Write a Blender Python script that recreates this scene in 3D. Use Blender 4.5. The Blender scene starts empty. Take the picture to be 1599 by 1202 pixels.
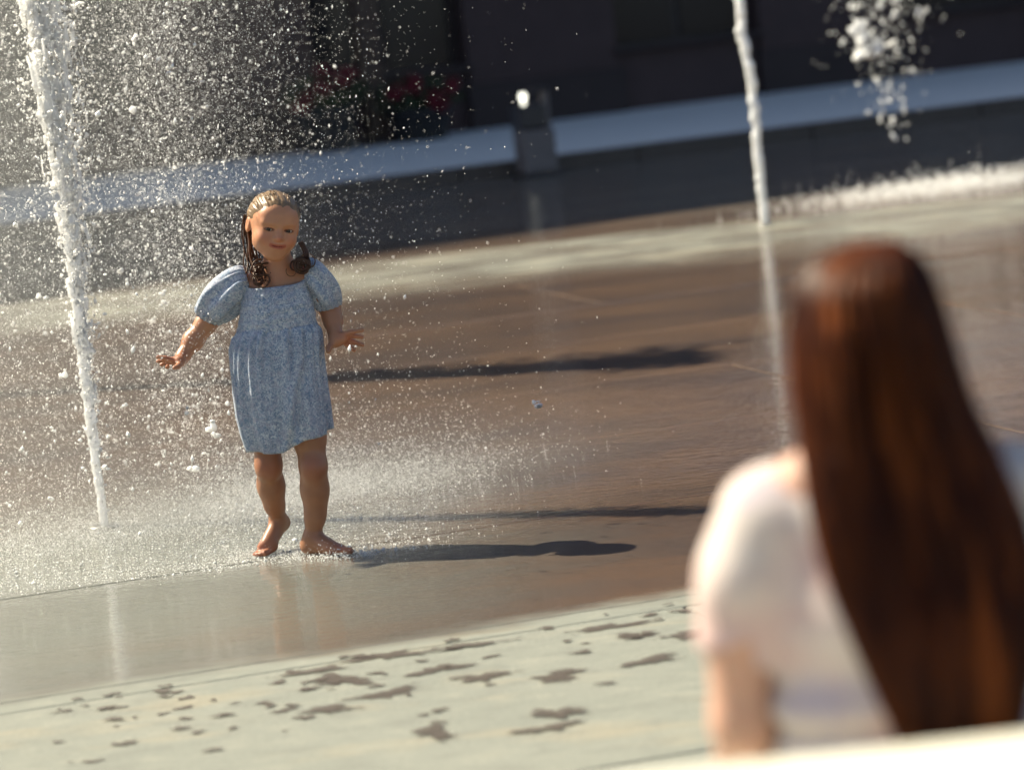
import bpy, bmesh, math, random
import numpy as np
from mathutils import Vector, Matrix

random.seed(7)
rng = np.random.default_rng(11)
R = math.radians
scene = bpy.context.scene

# ------------------------------------------------------------------ camera
cam_d = bpy.data.cameras.new('camera')
cam = bpy.data.objects.new('camera', cam_d)
scene.collection.objects.link(cam)
cam_d.sensor_fit = 'HORIZONTAL'
cam_d.sensor_width = 36.0
cam_d.lens = 123.83
cam_d.clip_start = 0.05
cam_d.clip_end = 2000
PITCH, ROLL = math.atan(621 / 5500), R(6.3)
fwd = Vector((0, math.cos(PITCH), -math.sin(PITCH)))
up0 = Vector((0, math.sin(PITCH), math.cos(PITCH)))
rgt = Vector((1, 0, 0)) * math.cos(ROLL) - up0 * math.sin(ROLL)
upv = Vector((1, 0, 0)) * math.sin(ROLL) + up0 * math.cos(ROLL)
mw = Matrix.Identity(4)
for i in range(3):
    mw[i][0], mw[i][1], mw[i][2] = rgt[i], upv[i], -fwd[i]
mw[0][3], mw[1][3], mw[2][3] = 0, 0, 1.5
cam.matrix_world = mw
cam_d.dof.use_dof = True
cam_d.dof.focus_distance = 9.72
cam_d.dof.aperture_fstop = 2.9
scene.camera = cam

# ------------------------------------------------------------------ world, sun, exposure
SUN_EL = R(46.5)
sun_to = Vector((-0.875, 0.485, 0)).normalized()       # horizontal direction towards the sun
w = bpy.data.worlds.new('World')
scene.world = w
w.use_nodes = True
nt = w.node_tree
bg = nt.nodes['Background']
sky = nt.nodes.new('ShaderNodeTexSky')
sky.sky_type = 'NISHITA'
sky.sun_disc = False
sky.sun_elevation = SUN_EL
sky.sun_rotation = math.atan2(sun_to.x, sun_to.y)
sky.air_density = 1.0
sky.dust_density = 1.5
nt.links.new(sky.outputs[0], bg.inputs[0])
bg.inputs[1].default_value = 0.055
sd = bpy.data.lights.new('sun', 'SUN')
sd.energy = 5.0
sd.angle = R(0.53)
sd.color = (1.0, 0.915, 0.71)
sun = bpy.data.objects.new('sun', sd)
scene.collection.objects.link(sun)
tosun = Vector((sun_to.x * math.cos(SUN_EL), sun_to.y * math.cos(SUN_EL), math.sin(SUN_EL)))
sun.rotation_euler = tosun.to_track_quat('Z', 'Y').to_euler()
scene.view_settings.view_transform = 'Standard'
scene.view_settings.look = 'None'
scene.view_settings.exposure = 1.08
scene.view_settings.gamma = 1.0
scene.cycles.max_bounces = 5
scene.cycles.transparent_max_bounces = 8
scene.cycles.caustics_reflective = False
scene.cycles.caustics_refractive = False
scene.cycles.sample_clamp_indirect = 4.0
scene.cycles.use_denoising = True
scene.cycles.adaptive_threshold = 0.05
scene.cycles.diffuse_bounces = 2
scene.cycles.glossy_bounces = 3
scene.cycles.volume_step_rate = 2.0
scene.cycles.volume_max_steps = 64

# ------------------------------------------------------------------ helpers: objects
def tag(o, label=None, cat=None, group=None, kind=None):
    if label: o['label'] = label
    if cat: o['category'] = cat
    if group: o['group'] = group
    if kind: o['kind'] = kind
    return o

def link(o, parent=None):
    scene.collection.objects.link(o)
    if parent: o.parent = parent
    return o

def empty(name, loc=(0, 0, 0), rz=0):
    o = bpy.data.objects.new(name, None)
    o.empty_display_size = 0.1
    o.location = loc
    o.rotation_euler = (0, 0, rz)
    return link(o)

def mesh_np(name, v, f, mat, parent=None, smooth=True, loc=None):
    """v (n,3), f (m,k) arrays"""
    v = np.asarray(v, np.float32); f = np.asarray(f, np.int32)
    me = bpy.data.meshes.new(name)
    me.vertices.add(len(v)); me.vertices.foreach_set('co', v.ravel())
    k = f.shape[1]
    me.loops.add(f.size); me.loops.foreach_set('vertex_index', f.ravel())
    me.polygons.add(len(f))
    me.polygons.foreach_set('loop_start', np.arange(0, f.size, k, dtype=np.int32))
    if smooth:
        me.polygons.foreach_set('use_smooth', np.ones(len(f), bool))
    me.update(calc_edges=True)
    me.validate()
    if mat: me.materials.append(mat)
    o = bpy.data.objects.new(name, me)
    if loc is not None: o.location = loc
    return link(o, parent)

def bm_obj(name, bm, mat, parent=None, smooth=False, loc=None, rz=0):
    bmesh.ops.recalc_face_normals(bm, faces=bm.faces)
    me = bpy.data.meshes.new(name)
    bm.to_mesh(me); bm.free()
    if smooth:
        for p in me.polygons: p.use_smooth = True
    me.materials.append(mat)
    o = bpy.data.objects.new(name, me)
    if loc is not None: o.location = loc
    o.rotation_euler[2] = rz
    return link(o, parent)

def box_bm(x0, x1, y0, y1, z0, z1, bev=0.0, seg=1):
    bm = bmesh.new()
    vs = [bm.verts.new((x, y, z)) for x in (x0, x1) for y in (y0, y1) for z in (z0, z1)]
    for q in ((0,1,3,2),(4,6,7,5),(0,4,5,1),(2,3,7,6),(0,2,6,4),(1,5,7,3)):
        bm.faces.new([vs[i] for i in q])
    bmesh.ops.recalc_face_normals(bm, faces=bm.faces)
    if bev > 0:
        bmesh.ops.bevel(bm, geom=bm.edges[:], offset=bev, segments=seg, affect='EDGES', profile=0.6)
    return bm

def lathe_np(prof, n=20):
    """prof: list of (r, z)"""
    v, f = [], []
    m = len(prof)
    for i in range(n):
        a = 2 * math.pi * i / n
        for r, z in prof: v.append((r * math.cos(a), r * math.sin(a), z))
    for i in range(n):
        j = (i + 1) % n
        for k in range(m - 1):
            f.append((i * m + k, j * m + k, j * m + k + 1, i * m + k + 1))
    return np.array(v), np.array(f)

def tubes_np(paths, radii, sides=5):
    """list of (k,3) point arrays, list of (k,) radius arrays -> one vertex / face array"""
    V, F, off = [], [], 0
    ang = np.linspace(0, 2 * np.pi, sides, endpoint=False)
    for p, r in zip(paths, radii):
        p = np.asarray(p, float); r = np.broadcast_to(np.asarray(r, float), (len(p),))
        t = np.gradient(p, axis=0); t /= np.linalg.norm(t, axis=1, keepdims=True) + 1e-9
        ref = np.tile([0.31, 0.87, 0.12], (len(p), 1))
        n1 = np.cross(t, ref); n1 /= np.linalg.norm(n1, axis=1, keepdims=True) + 1e-9
        n2 = np.cross(t, n1)
        ring = p[:, None] + r[:, None, None] * (np.cos(ang)[None, :, None] * n1[:, None] + np.sin(ang)[None, :, None] * n2[:, None])
        V.append(ring.reshape(-1, 3))
        k = len(p)
        i = np.arange(k - 1)[:, None] * sides; j = np.arange(sides)[None]; j2 = (j + 1) % sides
        F.append((off + np.stack([i + j, i + j2, i + sides + j2, i + sides + j], -1)).reshape(-1, 4))
        off += k * sides
    return np.concatenate(V), np.concatenate(F)

def fbm(p, scale, seed=0, octaves=3):
    """cheap smooth pseudo noise from rotated sines, about -1..1"""
    r = np.random.default_rng(seed)
    out = 0; amp = 1; tot = 0
    for o in range(octaves):
        acc = 0
        for k in range(5):
            d = r.normal(size=3); d /= np.linalg.norm(d)
            acc = acc + np.sin((p @ d) * scale * (0.7 + 0.6 * r.random()) * 6.28 + r.random() * 6.28)
        out = out + amp * acc / 2.6; tot += amp; amp *= 0.5; scale *= 2.1
    return out / tot

# ------------------------------------------------------------------ helpers: implicit surfaces
class Field:
    def __init__(s, xs, ys, zs):
        s.ax = [np.asarray(a, np.float32) for a in (xs, ys, zs)]
        s.f = np.full([len(a) for a in s.ax], 1.0, np.float32)
    def win(s, lo, hi):
        sl = []
        for a, l, h in zip(s.ax, lo, hi):
            sl.append(slice(max(0, int(np.searchsorted(a, l)) - 1), min(len(a), int(np.searchsorted(a, h)) + 2)))
        return tuple(sl)
    def pts(s, sl):
        return np.meshgrid(*[a[q] for a, q in zip(s.ax, sl)], indexing='ij', sparse=True)
    def add(s, fn, lo, hi, k=0.0):
        sl = s.win(lo, hi)
        X, Y, Z = s.pts(sl)
        b = fn(X, Y, Z).astype(np.float32); a = s.f[sl]
        s.f[sl] = smin(a, b, k)
    def cone(s, p0, r0, p1, r1, k=0.01):
        m = max(r0, r1) + k + 0.012
        lo = [min(a, b) - m for a, b in zip(p0, p1)]; hi = [max(a, b) + m for a, b in zip(p0, p1)]
        s.add(lambda X, Y, Z: d_cone(X, Y, Z, p0, r0, p1, r1), lo, hi, k)
    def chain(s, pts, k=0.01):
        for (p0, r0), (p1, r1) in zip(pts, pts[1:]): s.cone(p0, r0, p1, r1, k)
    def ell(s, c, r, k=0.01):
        m = k + 0.012
        s.add(lambda X, Y, Z: d_ell(X, Y, Z, c, r), [a - b - m for a, b in zip(c, r)], [a + b + m for a, b in zip(c, r)], k)
    def mesh(s):
        f = s.f; ins = f < 0
        cnt = np.zeros([n - 1 for n in f.shape], np.uint8)
        nx, ny, nz = f.shape
        for a in (0, 1):
            for b in (0, 1):
                for c in (0, 1):
                    cnt += ins[a:nx - 1 + a, b:ny - 1 + b, c:nz - 1 + c]
        idx = np.argwhere((cnt > 0) & (cnt < 8))
        pos = np.zeros((len(idx), 3)); n = np.zeros(len(idx))
        offs = [(a, b, c) for a in (0, 1) for b in (0, 1) for c in (0, 1)]
        for a in offs:
            for ax in range(3):
                if a[ax]: continue
                b = list(a); b[ax] = 1
                fa = f[idx[:, 0] + a[0], idx[:, 1] + a[1], idx[:, 2] + a[2]]
                fb = f[idx[:, 0] + b[0], idx[:, 1] + b[1], idx[:, 2] + b[2]]
                cr = (fa < 0) != (fb < 0)
                t = np.where(cr, fa / np.where(cr, fa - fb, 1), 0)
                p = np.tile(np.array(a, float), (len(idx), 1)); p[:, ax] += t
                pos += p * cr[:, None]; n += cr
        pos /= n[:, None]
        v = np.empty_like(pos)
        for ax in range(3):
            i = idx[:, ax]; A = s.ax[ax]
            v[:, ax] = A[i] + pos[:, ax] * (A[i + 1] - A[i])
        ids = np.full(cnt.shape, -1, np.int32); ids[tuple(idx.T)] = np.arange(len(idx))
        F = []
        for ax in range(3):
            sl0 = [slice(None)] * 3; sl1 = [slice(None)] * 3
            sl0[ax] = slice(0, -1); sl1[ax] = slice(1, None)
            A, B = ins[tuple(sl0)], ins[tuple(sl1)]
            e = np.argwhere(A != B)
            o1, o2 = [(1, 2), (2, 0), (0, 1)][ax]
            ok = (e[:, o1] > 0) & (e[:, o2] > 0) & (e[:, o1] < f.shape[o1] - 1) & (e[:, o2] < f.shape[o2] - 1)
            e = e[ok]
            q = []
            for d1, d2 in ((-1, -1), (0, -1), (0, 0), (-1, 0)):
                c = e.copy(); c[:, o1] += d1; c[:, o2] += d2
                q.append(ids[c[:, 0], c[:, 1], c[:, 2]])
            q = np.stack(q, 1)
            flip = ~A[e[:, 0], e[:, 1], e[:, 2]]
            q[flip] = q[flip][:, ::-1]
            F.append(q)
        return v, np.concatenate(F)

def smin(a, b, k):
    if k <= 0: return np.minimum(a, b)
    h = np.maximum(k - np.abs(a - b), 0) / k
    return np.minimum(a, b) - h * h * k * 0.25

def d_cone(X, Y, Z, p0, r0, p1, r1):
    d = [b - a for a, b in zip(p0, p1)]
    L = sum(q * q for q in d) + 1e-12
    t = np.clip(((X - p0[0]) * d[0] + (Y - p0[1]) * d[1] + (Z - p0[2]) * d[2]) / L, 0, 1)
    return np.sqrt((X - p0[0] - t * d[0]) ** 2 + (Y - p0[1] - t * d[1]) ** 2 + (Z - p0[2] - t * d[2]) ** 2) - (r0 + t * (r1 - r0))

def d_ell(X, Y, Z, c, r):
    x, y, z = X - c[0], Y - c[1], Z - c[2]
    k0 = np.sqrt((x / r[0]) ** 2 + (y / r[1]) ** 2 + (z / r[2]) ** 2)
    k1 = np.sqrt((x / r[0] ** 2) ** 2 + (y / r[1] ** 2) ** 2 + (z / r[2] ** 2) ** 2) + 1e-9
    return k0 * (k0 - 1) / k1

# ------------------------------------------------------------------ helpers: materials
class NT:
    def __init__(s, name):
        s.m = bpy.data.materials.new(name); s.m.use_nodes = True
        s.t = s.m.node_tree; s.b = s.t.nodes['Principled BSDF']; s.out = s.t.nodes['Material Output']
    def n(s, kind, **kw):
        nd = s.t.nodes.new('ShaderNode' + kind)
        for k, v in kw.items(): setattr(nd, k, v)
        return nd
    def l(s, a, b): s.t.links.new(a, b)
    def inp(s, sock, v):
        if hasattr(v, 'is_linked') or isinstance(v, bpy.types.NodeSocket): s.l(v, sock)
        else:
            if isinstance(v, (tuple, list)) and len(v) == 3 and len(sock.default_value) == 4: v = (*v, 1)
            sock.default_value = v
    def math(s, op, a, b=0.0, c=None, clamp=False):
        nd = s.n('Math', operation=op, use_clamp=clamp)
        s.inp(nd.inputs[0], a); s.inp(nd.inputs[1], b)
        if c is not None: s.inp(nd.inputs[2], c)
        return nd.outputs[0]
    def sstep(s, a, lo, hi):
        nd = s.n('MapRange', interpolation_type='SMOOTHSTEP')
        s.inp(nd.inputs['Value'], a); nd.inputs['From Min'].default_value = lo; nd.inputs['From Max'].default_value = hi
        return nd.outputs[0]
    def mix(s, f, a, b, mode='MIX'):
        nd = s.n('Mix', data_type='RGBA', blend_type=mode)
        s.inp(nd.inputs[0], f); s.inp(nd.inputs[6], a); s.inp(nd.inputs[7], b)
        return nd.outputs[2]
    def pos(s): return s.n('NewGeometry').outputs['Position']
    def obj(s): return s.n('TexCoord').outputs['Object']
    def mapv(s, v, scale=(1, 1, 1), rot=(0, 0, 0), loc=(0, 0, 0)):
        nd = s.n('Mapping'); s.l(v, nd.inputs[0])
        nd.inputs['Location'].default_value = loc; nd.inputs['Rotation'].default_value = rot; nd.inputs['Scale'].default_value = scale
        return nd.outputs[0]
    def noise(s, v, scale, detail=4, rough=0.55, dist=0.0):
        nd = s.n('TexNoise'); s.l(v, nd.inputs['Vector'])
        nd.inputs['Scale'].default_value = scale; nd.inputs['Detail'].default_value = detail
        nd.inputs['Roughness'].default_value = rough; nd.inputs['Distortion'].default_value = dist
        return nd.outputs[0]
    def bump(s, h, strength, dist=0.01, normal=None):
        nd = s.n('Bump'); s.l(h, nd.inputs['Height'])
        s.inp(nd.inputs['Strength'], strength); nd.inputs['Distance'].default_value = dist
        if normal: s.l(normal, nd.inputs['Normal'])
        return nd.outputs[0]
    def set(s, **kw):
        for k, v in kw.items(): s.inp(s.b.inputs[k.replace('_', ' ')], v)
        return s.m

def simple(name, col, rough=0.6, var=0.15, scale=20, metal=0.0, bump=0.0):
    q = NT(name)
    nz = q.noise(q.obj(), scale)
    c = q.mix(nz, tuple(x * (1 - var) for x in col), tuple(min(1, x * (1 + var)) for x in col))
    kw = dict(Base_Color=c, Roughness=rough, Metallic=metal)
    if bump: kw['Normal'] = q.bump(nz, bump)
    return q.set(**kw)

# ------------------------------------------------------------------ ground materials
YAW = R(14.5)                                     # the paving runs askew to the view
E1 = Vector((math.cos(YAW), math.sin(YAW), 0)); E2 = Vector((-math.sin(YAW), math.cos(YAW), 0))

def plaza_material():
    q = NT('plaza_stone')
    P = q.pos()
    sep = q.n('SeparateXYZ'); q.l(P, sep.inputs[0])
    x, y = sep.outputs[0], sep.outputs[1]
    e2 = q.math('ADD', q.math('MULTIPLY', x, -math.sin(YAW)), q.math('MULTIPLY', y, math.cos(YAW)))
    # where the spray has wetted the stone
    n1 = q.noise(q.mapv(P, (1.0, 2.2, 1)), 1.6, 4, 0.6)
    edge = q.sstep(q.math('ADD', e2, q.math('MULTIPLY', q.math('SUBTRACT', n1, 0.5), 0.5)), 7.94, 8.16)
    n2 = q.noise(q.mapv(P, (0.25, 0.8, 1)), 0.9, 2, 0.6)
    yb = q.math('ADD', y, q.math('MULTIPLY', q.math('SUBTRACT', n2, 0.5), 2.0))
    d1 = q.sstep(yb, 17.5, 18.8); d2 = q.math('SUBTRACT', 1.0, q.sstep(yb, 19.9, 20.7))
    dry = q.math('MULTIPLY', q.math('MULTIPLY', d1, d2), q.math('ADD', 0.45, q.math('MULTIPLY', q.sstep(n1, 0.40, 0.60), 0.45)))
    wet = q.math('MULTIPLY', q.math('MULTIPLY', edge, q.math('SUBTRACT', 1.0, dry)), q.math('SUBTRACT', 1.0, q.math('MULTIPLY', q.sstep(y, 20.5, 22.5), 0.35)))
    # dry stone: pale greenish grey concrete with stains
    g1 = q.noise(P, 2.3, 5, 0.62); g2 = q.noise(P, 60, 2, 0.7)
    drycol = q.mix(g1, (0.172, 0.184, 0.158), (0.258, 0.262, 0.222))
    drycol = q.mix(q.math('MULTIPLY', q.sstep(n1, 0.52, 0.72), 0.7), drycol, (0.31, 0.27, 0.19))
    drycol = q.mix(q.math('MULTIPLY', g2, 0.35), drycol, (0.11, 0.115, 0.10))
    g4 = q.noise(q.mapv(P, (1, 1.5, 1), (0, 0, -YAW)), 7.5, 5, 0.65)
    drycol = q.mix(q.math('MULTIPLY', q.sstep(g4, 0.50, 0.70), 0.45), drycol, (0.135, 0.135, 0.118))
    drycol = q.mix(q.math('MULTIPLY', q.sstep(g4, 0.50, 0.30), 0.35), drycol, (0.30, 0.29, 0.235))
    # wet stone: brown, darker and more violet in patches
    h1 = q.noise(q.mapv(P, (0.6, 0.95, 1), (0, 0, -YAW)), 1.4, 5, 0.68)
    wetcol = q.mix(q.sstep(h1, 0.34, 0.68), (0.064, 0.030, 0.017), (0.145, 0.070, 0.028))
    wetcol = q.mix(q.math('MULTIPLY', g2, 0.6), wetcol, (0.026, 0.016, 0.012))
    # milky sheet of aerated water round the near jet
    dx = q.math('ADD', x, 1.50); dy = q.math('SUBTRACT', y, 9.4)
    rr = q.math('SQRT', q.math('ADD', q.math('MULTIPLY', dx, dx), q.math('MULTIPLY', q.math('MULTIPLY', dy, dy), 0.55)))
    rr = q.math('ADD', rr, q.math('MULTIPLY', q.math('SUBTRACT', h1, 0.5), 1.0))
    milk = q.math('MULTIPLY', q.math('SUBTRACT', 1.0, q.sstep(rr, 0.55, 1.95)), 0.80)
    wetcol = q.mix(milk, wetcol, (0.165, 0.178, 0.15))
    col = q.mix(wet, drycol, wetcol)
    # water film: calm at the near edge, rippled where the jets fall
    r1 = q.noise(q.mapv(P, (1, 2.4, 1), (0, 0, -YAW)), 11, 4, 0.65, 0.3)
    amp = q.math('ADD', 0.03, q.math('MULTIPLY', q.math('MULTIPLY', q.sstep(e2, 9.0, 10.4), q.math('SUBTRACT', 1.0, q.math('MULTIPLY', q.sstep(e2, 11.5, 14.0), 0.72))), 0.22))
    coatn = q.bump(r1, amp, 0.05)
    base_n = q.bump(g2, q.math('SUBTRACT', 0.30, q.math('MULTIPLY', wet, 0.2)), 0.008)
    return q.set(Base_Color=col, Roughness=0.75, Normal=base_n, Coat_Weight=wet, Coat_Roughness=q.math('ADD', 0.03, q.math('MULTIPLY', q.sstep(h1, 0.4, 0.7), 0.05)), Coat_IOR=1.33, Coat_Normal=coatn)
M_PLAZA = plaza_material()

def wetpatch_material():
    q = NT('wet_stain'); P = q.pos()
    n = q.noise(q.mapv(P, (1, 1, 1)), 26, 5, 0.7)
    at_ = q.n('Attribute', attribute_name='core')
    k = q.sstep(q.math('ADD', at_.outputs['Fac'], q.math('MULTIPLY', q.math('SUBTRACT', n, 0.5), 1.7)), 0.14, 0.60)
    q.set(Base_Color=q.mix(n, (0.060, 0.044, 0.034), (0.110, 0.086, 0.068)), Roughness=0.55, Coat_Weight=0.3, Coat_Roughness=0.25, Coat_IOR=1.33)
    t = q.n('BsdfTransparent'); m = q.n('MixShader')
    q.l(q.math('MULTIPLY', k, 0.78), m.inputs[0]); q.l(t.outputs[0], m.inputs[1]); q.l(q.b.outputs[0], m.inputs[2]); q.l(m.outputs[0], q.out.inputs[0])
    return q.m
M_STAIN = wetpatch_material()
M_JOINT = simple('joint_grit', (0.03, 0.026, 0.022), 0.9, 0.4, 30)

# ------------------------------------------------------------------ the plaza floor: bed + slabs
bm = bmesh.new()
for p in ((-400, -60), (400, -60), (400, 600), (-400, 600)): bm.verts.new((p[0], p[1], -0.016))
bm.faces.new(bm.verts)
floor = tag(bm_obj('plaza_floor', bm, M_JOINT), kind='structure')

def slab_mesh(L, W):
    b = box_bm(-L / 2, L / 2, -W / 2, W / 2, -0.06, 0.0)
    top = [e for e in b.edges if all(v.co.z > -0.001 for v in e.verts)]
    bmesh.ops.bevel(b, geom=top, offset=0.006, segments=2, affect='EDGES', profile=0.5)
    bmesh.ops.recalc_face_normals(b, faces=b.faces)
    me = bpy.data.meshes.new('paving_slab'); b.to_mesh(me); b.free(); me.materials.append(M_PLAZA)
    return me

def slab_row(e_lo, e_hi, L, first, name, cover):
    W = e_hi - e_lo - 0.007
    me = slab_mesh(L - 0.007, W)
    i = 0; c = first; out = []
    while c - L / 2 < cover[1]:
        if c + L / 2 > cover[0]:
            o = bpy.data.objects.new(name, me)
            o.location = E1 * c + E2 * ((e_lo + e_hi) / 2) + Vector((0, 0, random.uniform(-0.0012, 0.0)))
            o.rotation_euler = (0, 0, YAW)
            link(o, floor); out.append(o)
        c += L
    return out

near = []
for a, b_ in ((2.05, 3.50), (3.50, 4.95), (4.95, 6.40), (6.40, 7.893)):
    near += slab_row(a, b_, 4.0, -3.6, 'paving_slab', (-4, 7))
slab_row(7.893, 8.03, 3.6, -5.4, 'border_stone', (-4, 8))
e = 8.03; r_i = 0
while e < 27.4:
    slab_row(e, e + 1.51, 3.6, -8.5 if r_i < 3 else (-7.2, -6.1, -8.1)[r_i % 3], 'paving_slab', (-5, 16))
    e += 1.51; r_i += 1

# wet foot marks and splashes on the dry near slabs (thin sheets of damp stone)
def blob_patch(cx, cy, rx, ry, seed, rot=YAW, jag=0.35):
    r = random.Random(seed); n = 22
    ph = [r.uniform(0, 6.28) for _ in range(4)]
    bm = bmesh.new(); vs = []
    for i in range(n):
        a = 6.2832 * i / n
        k = 1 + jag * (0.5 * math.sin(2 * a + ph[0]) + 0.4 * math.sin(3 * a + ph[1]) + 0.3 * math.sin(5 * a + ph[2]) + 0.2 * math.sin(7 * a + ph[3]))
        px, py = rx * k * math.cos(a), ry * k * math.sin(a)
        vs.append(bm.verts.new((px * math.cos(rot) - py * math.sin(rot), px * math.sin(rot) + py * math.cos(rot), 0)))
    co = [vv.co.copy() for vv in vs]; bm.free()
    V = [(0, 0, 0)] + [tuple(c * k) for k in (0.3, 0.65, 1.0, 1.4) for c in co]
    core = [1.0] + [0.9] * n + [0.62] * n + [0.30] * n + [0.0] * n
    F = [(0, 0, 1 + i, 1 + (i + 1) % n) for i in range(n)]
    F3 = [(0, 1 + i, 1 + (i + 1) % n) for i in range(n)]
    for k in range(3):
        for i in range(n):
            a0, a1 = 1 + k * n + i, 1 + k * n + (i + 1) % n
            F3 += [(a0, a0 + n, a1 + n), (a0, a1 + n, a1)]
    o = mesh_np('wet_patch', np.array(V), np.array(F3), M_STAIN, floor, smooth=False, loc=(cx, cy, 0.0022 + 0.0003 * (seed % 9)))
    at_ = o.data.attributes.new('core', 'FLOAT', 'POINT'); at_.data.foreach_set('value', core)
    return o
PATCHES = [(-0.342, 7.575, .060, .075, 1), (0.030, 7.560, .055, .085, 2), (-0.228, 7.790, .06, .07, 3), (-0.137, 7.640, .05, .075, 4),
           (-0.470, 7.470, .055, .06, 5), (-0.240, 7.115, .045, .10, 6), (0.02, 7.165, .045, .09, 7), (-0.005, 7.03, .055, .05, 8),
           (0.165, 8.075, .09, .05, 9), (0.215, 7.93, .045, .06, 10), (-0.46, 7.80, .05, .14, 11), (-0.36, 8.02, .09, .06, 12),
           (-0.52, 7.93, .06, .05, 13), (0.24, 7.62, .06, .07, 14), (0.35, 7.88, .08, .07, 15), (-0.18, 8.03, .07, .05, 16),
           (-0.95, 7.62, .022, .03, 17), (-0.80, 7.78, .016, .03, 18), (-0.62, 7.62, .022, .025, 19), (-0.60, 7.84, .02, .03, 20),
           (-1.08, 7.78, .02, .02, 21), (-0.52, 7.72, .028, .02, 22), (-0.75, 7.38, .02, .02, 23), (0.09, 7.80, .03, .02, 24), (0.13, 7.42, .02, .025, 25)]
for a in PATCHES: blob_patch(a[0], a[1], a[2] * .95, a[3] * .66, a[4], jag=0.6)
for i in range(70):
    cx = random.uniform(-1.1, 0.5); e = 7.05 + 0.9 * random.random() ** 0.6
    cy = (e + cx * math.sin(YAW)) / math.cos(YAW)
    s_ = random.uniform(0.005, 0.016)
    blob_patch(cx, cy, s_ * random.uniform(1, 1.8), s_ * 1.3, 40 + i, jag=0.5)

# ------------------------------------------------------------------ far pavement with kerb, and the dark building
KYAW = R(16.3)
def pave_mat():
    q = NT('pale_pavement'); P = q.pos()
    a = q.noise(P, 0.8, 5, 0.6); b = q.noise(P, 30, 3)
    c = q.mix(a, (0.76, 0.77, 0.73), (0.86, 0.86, 0.82))
    return q.set(Base_Color=q.mix(q.math('MULTIPLY', b, 0.25), c, (0.4, 0.4, 0.4)), Roughness=0.7)
M_PAVE = pave_mat()
pv = empty('pavement', (0.49, 28.0, 0), KYAW); tag(pv, kind='structure')
M_KERB = simple('kerb_stone', (0.11, 0.085, 0.07), 0.6, 0.3, 6)
me_k = None
for i in range(-14, 15):
    if me_k is None:
        b = box_bm(-0.745, 0.745, 0.0, 0.22, -0.1, 0.118, 0.012, 2)
        k_o = bm_obj('kerb_stone', b, M_KERB, pv); me_k = k_o.data
    else:
        k_o = link(bpy.data.objects.new('kerb_stone', me_k), pv)
    k_o.location = (i * 1.5, 0, 0)
me_p = None
for j in range(6):
    for i in range(-10, 11):
        if me_p is None:
            b = box_bm(-0.995, 0.995, 0.0, 1.49, -0.1, 0.110, 0.006, 1)
            k_o = bm_obj('paving_flag', b, M_PAVE, pv); me_p = k_o.data
        else:
            k_o = link(bpy.data.objects.new('paving_flag', me_p), pv)
        k_o.location = (i * 2.0 + (j % 2) * 0.9, 0.23 + j * 1.5, 0)

def facade_mat(name, c, s=3.0):
    q = NT(name); P = q.obj()
    a = q.noise(P, s, 5, 0.6)
    return q.set(Base_Color=q.mix(a, tuple(x * 0.7 for x in c), tuple(x * 1.3 for x in c)), Roughness=0.8, Normal=q.bump(a, 0.3, 0.02))
M_WALL = facade_mat('dark_facade', (0.066, 0.040, 0.038))
M_PLINTH = facade_mat('dark_plinth', (0.044, 0.029, 0.027))
M_FRAME = simple('dark_frame', (0.045, 0.03, 0.028), 0.5, 0.2, 10)
M_GLASS = NT('window_glass').set(Base_Color=(0.02, 0.02, 0.024), Roughness=0.08)
M_WOOD = simple('brown_wood', (0.07, 0.042, 0.028), 0.7, 0.35, 8)
BY = R(20.0)
bd = empty('building', (0.67, 35.40, 0.0), BY)
tag(bd, 'dark stone building in shade behind the plaza with tall recessed windows', 'building')
# facade at local y = 0, facing -y; bays of 3.2 m between piers
HB = 19.6
for i in range(-9, 9):
    x0 = i * 3.2
    nf = 5 if i < -1 else (3 if i < 1 else 2)
    bm_obj('pier', box_bm(x0 - 0.8, x0 + 0.8, 0.0, 0.6, 0.0, nf * 3.6 - (0.5 if nf == 5 else 0)), M_WALL, bd)
    bm_obj('plinth', box_bm(x0 - 0.84, x0 + 0.84, -0.06, 0.02, 0.0, 0.55, 0.01), M_PLINTH, bd)
    for fl in range(nf):
        zb = fl * 3.6
        bm_obj('spandrel', box_bm(x0 + 0.8, x0 + 2.4, 0.06, 0.6, zb, zb + 0.7), M_WALL, bd)
        bm_obj('lintel', box_bm(x0 + 0.8, x0 + 2.4, 0.04, 0.6, zb + 3.0, zb + 3.6 - (0.5 if fl == 4 else 0)), M_WALL, bd)
        wn = bm_obj('window', box_bm(x0 + 0.8, x0 + 2.4, 0.30, 0.34, zb + 0.7, zb + 3.0), M_FRAME, bd)
        for s_ in (0, 1):
            bm_obj('pane', box_bm(x0 + 0.88 + s_ * 0.76, x0 + 1.56 + s_ * 0.76, 0.27, 0.295, zb + 0.8, zb + 2.9), M_GLASS, wn)
        bm_obj('sill', box_bm(x0 + 0.76, x0 + 2.44, -0.05, 0.29, zb + 0.702, zb + 0.76, 0.008), M_PLINTH, wn)
for x0, x1, hh in ((-30.0, -4.1, 17.5), (-4.09, 2.3, 10.8), (2.31, 28.0, 7.2)):
    bm_obj('cornice', box_bm(x0, x1, -0.25, 0.7, hh + 0.002, hh + 0.4, 0.03), M_WALL, bd)
    bm_obj('rear_wall', box_bm(x0, x1, 0.62, 9.0, 0.0, hh), M_WALL, bd)

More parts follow.
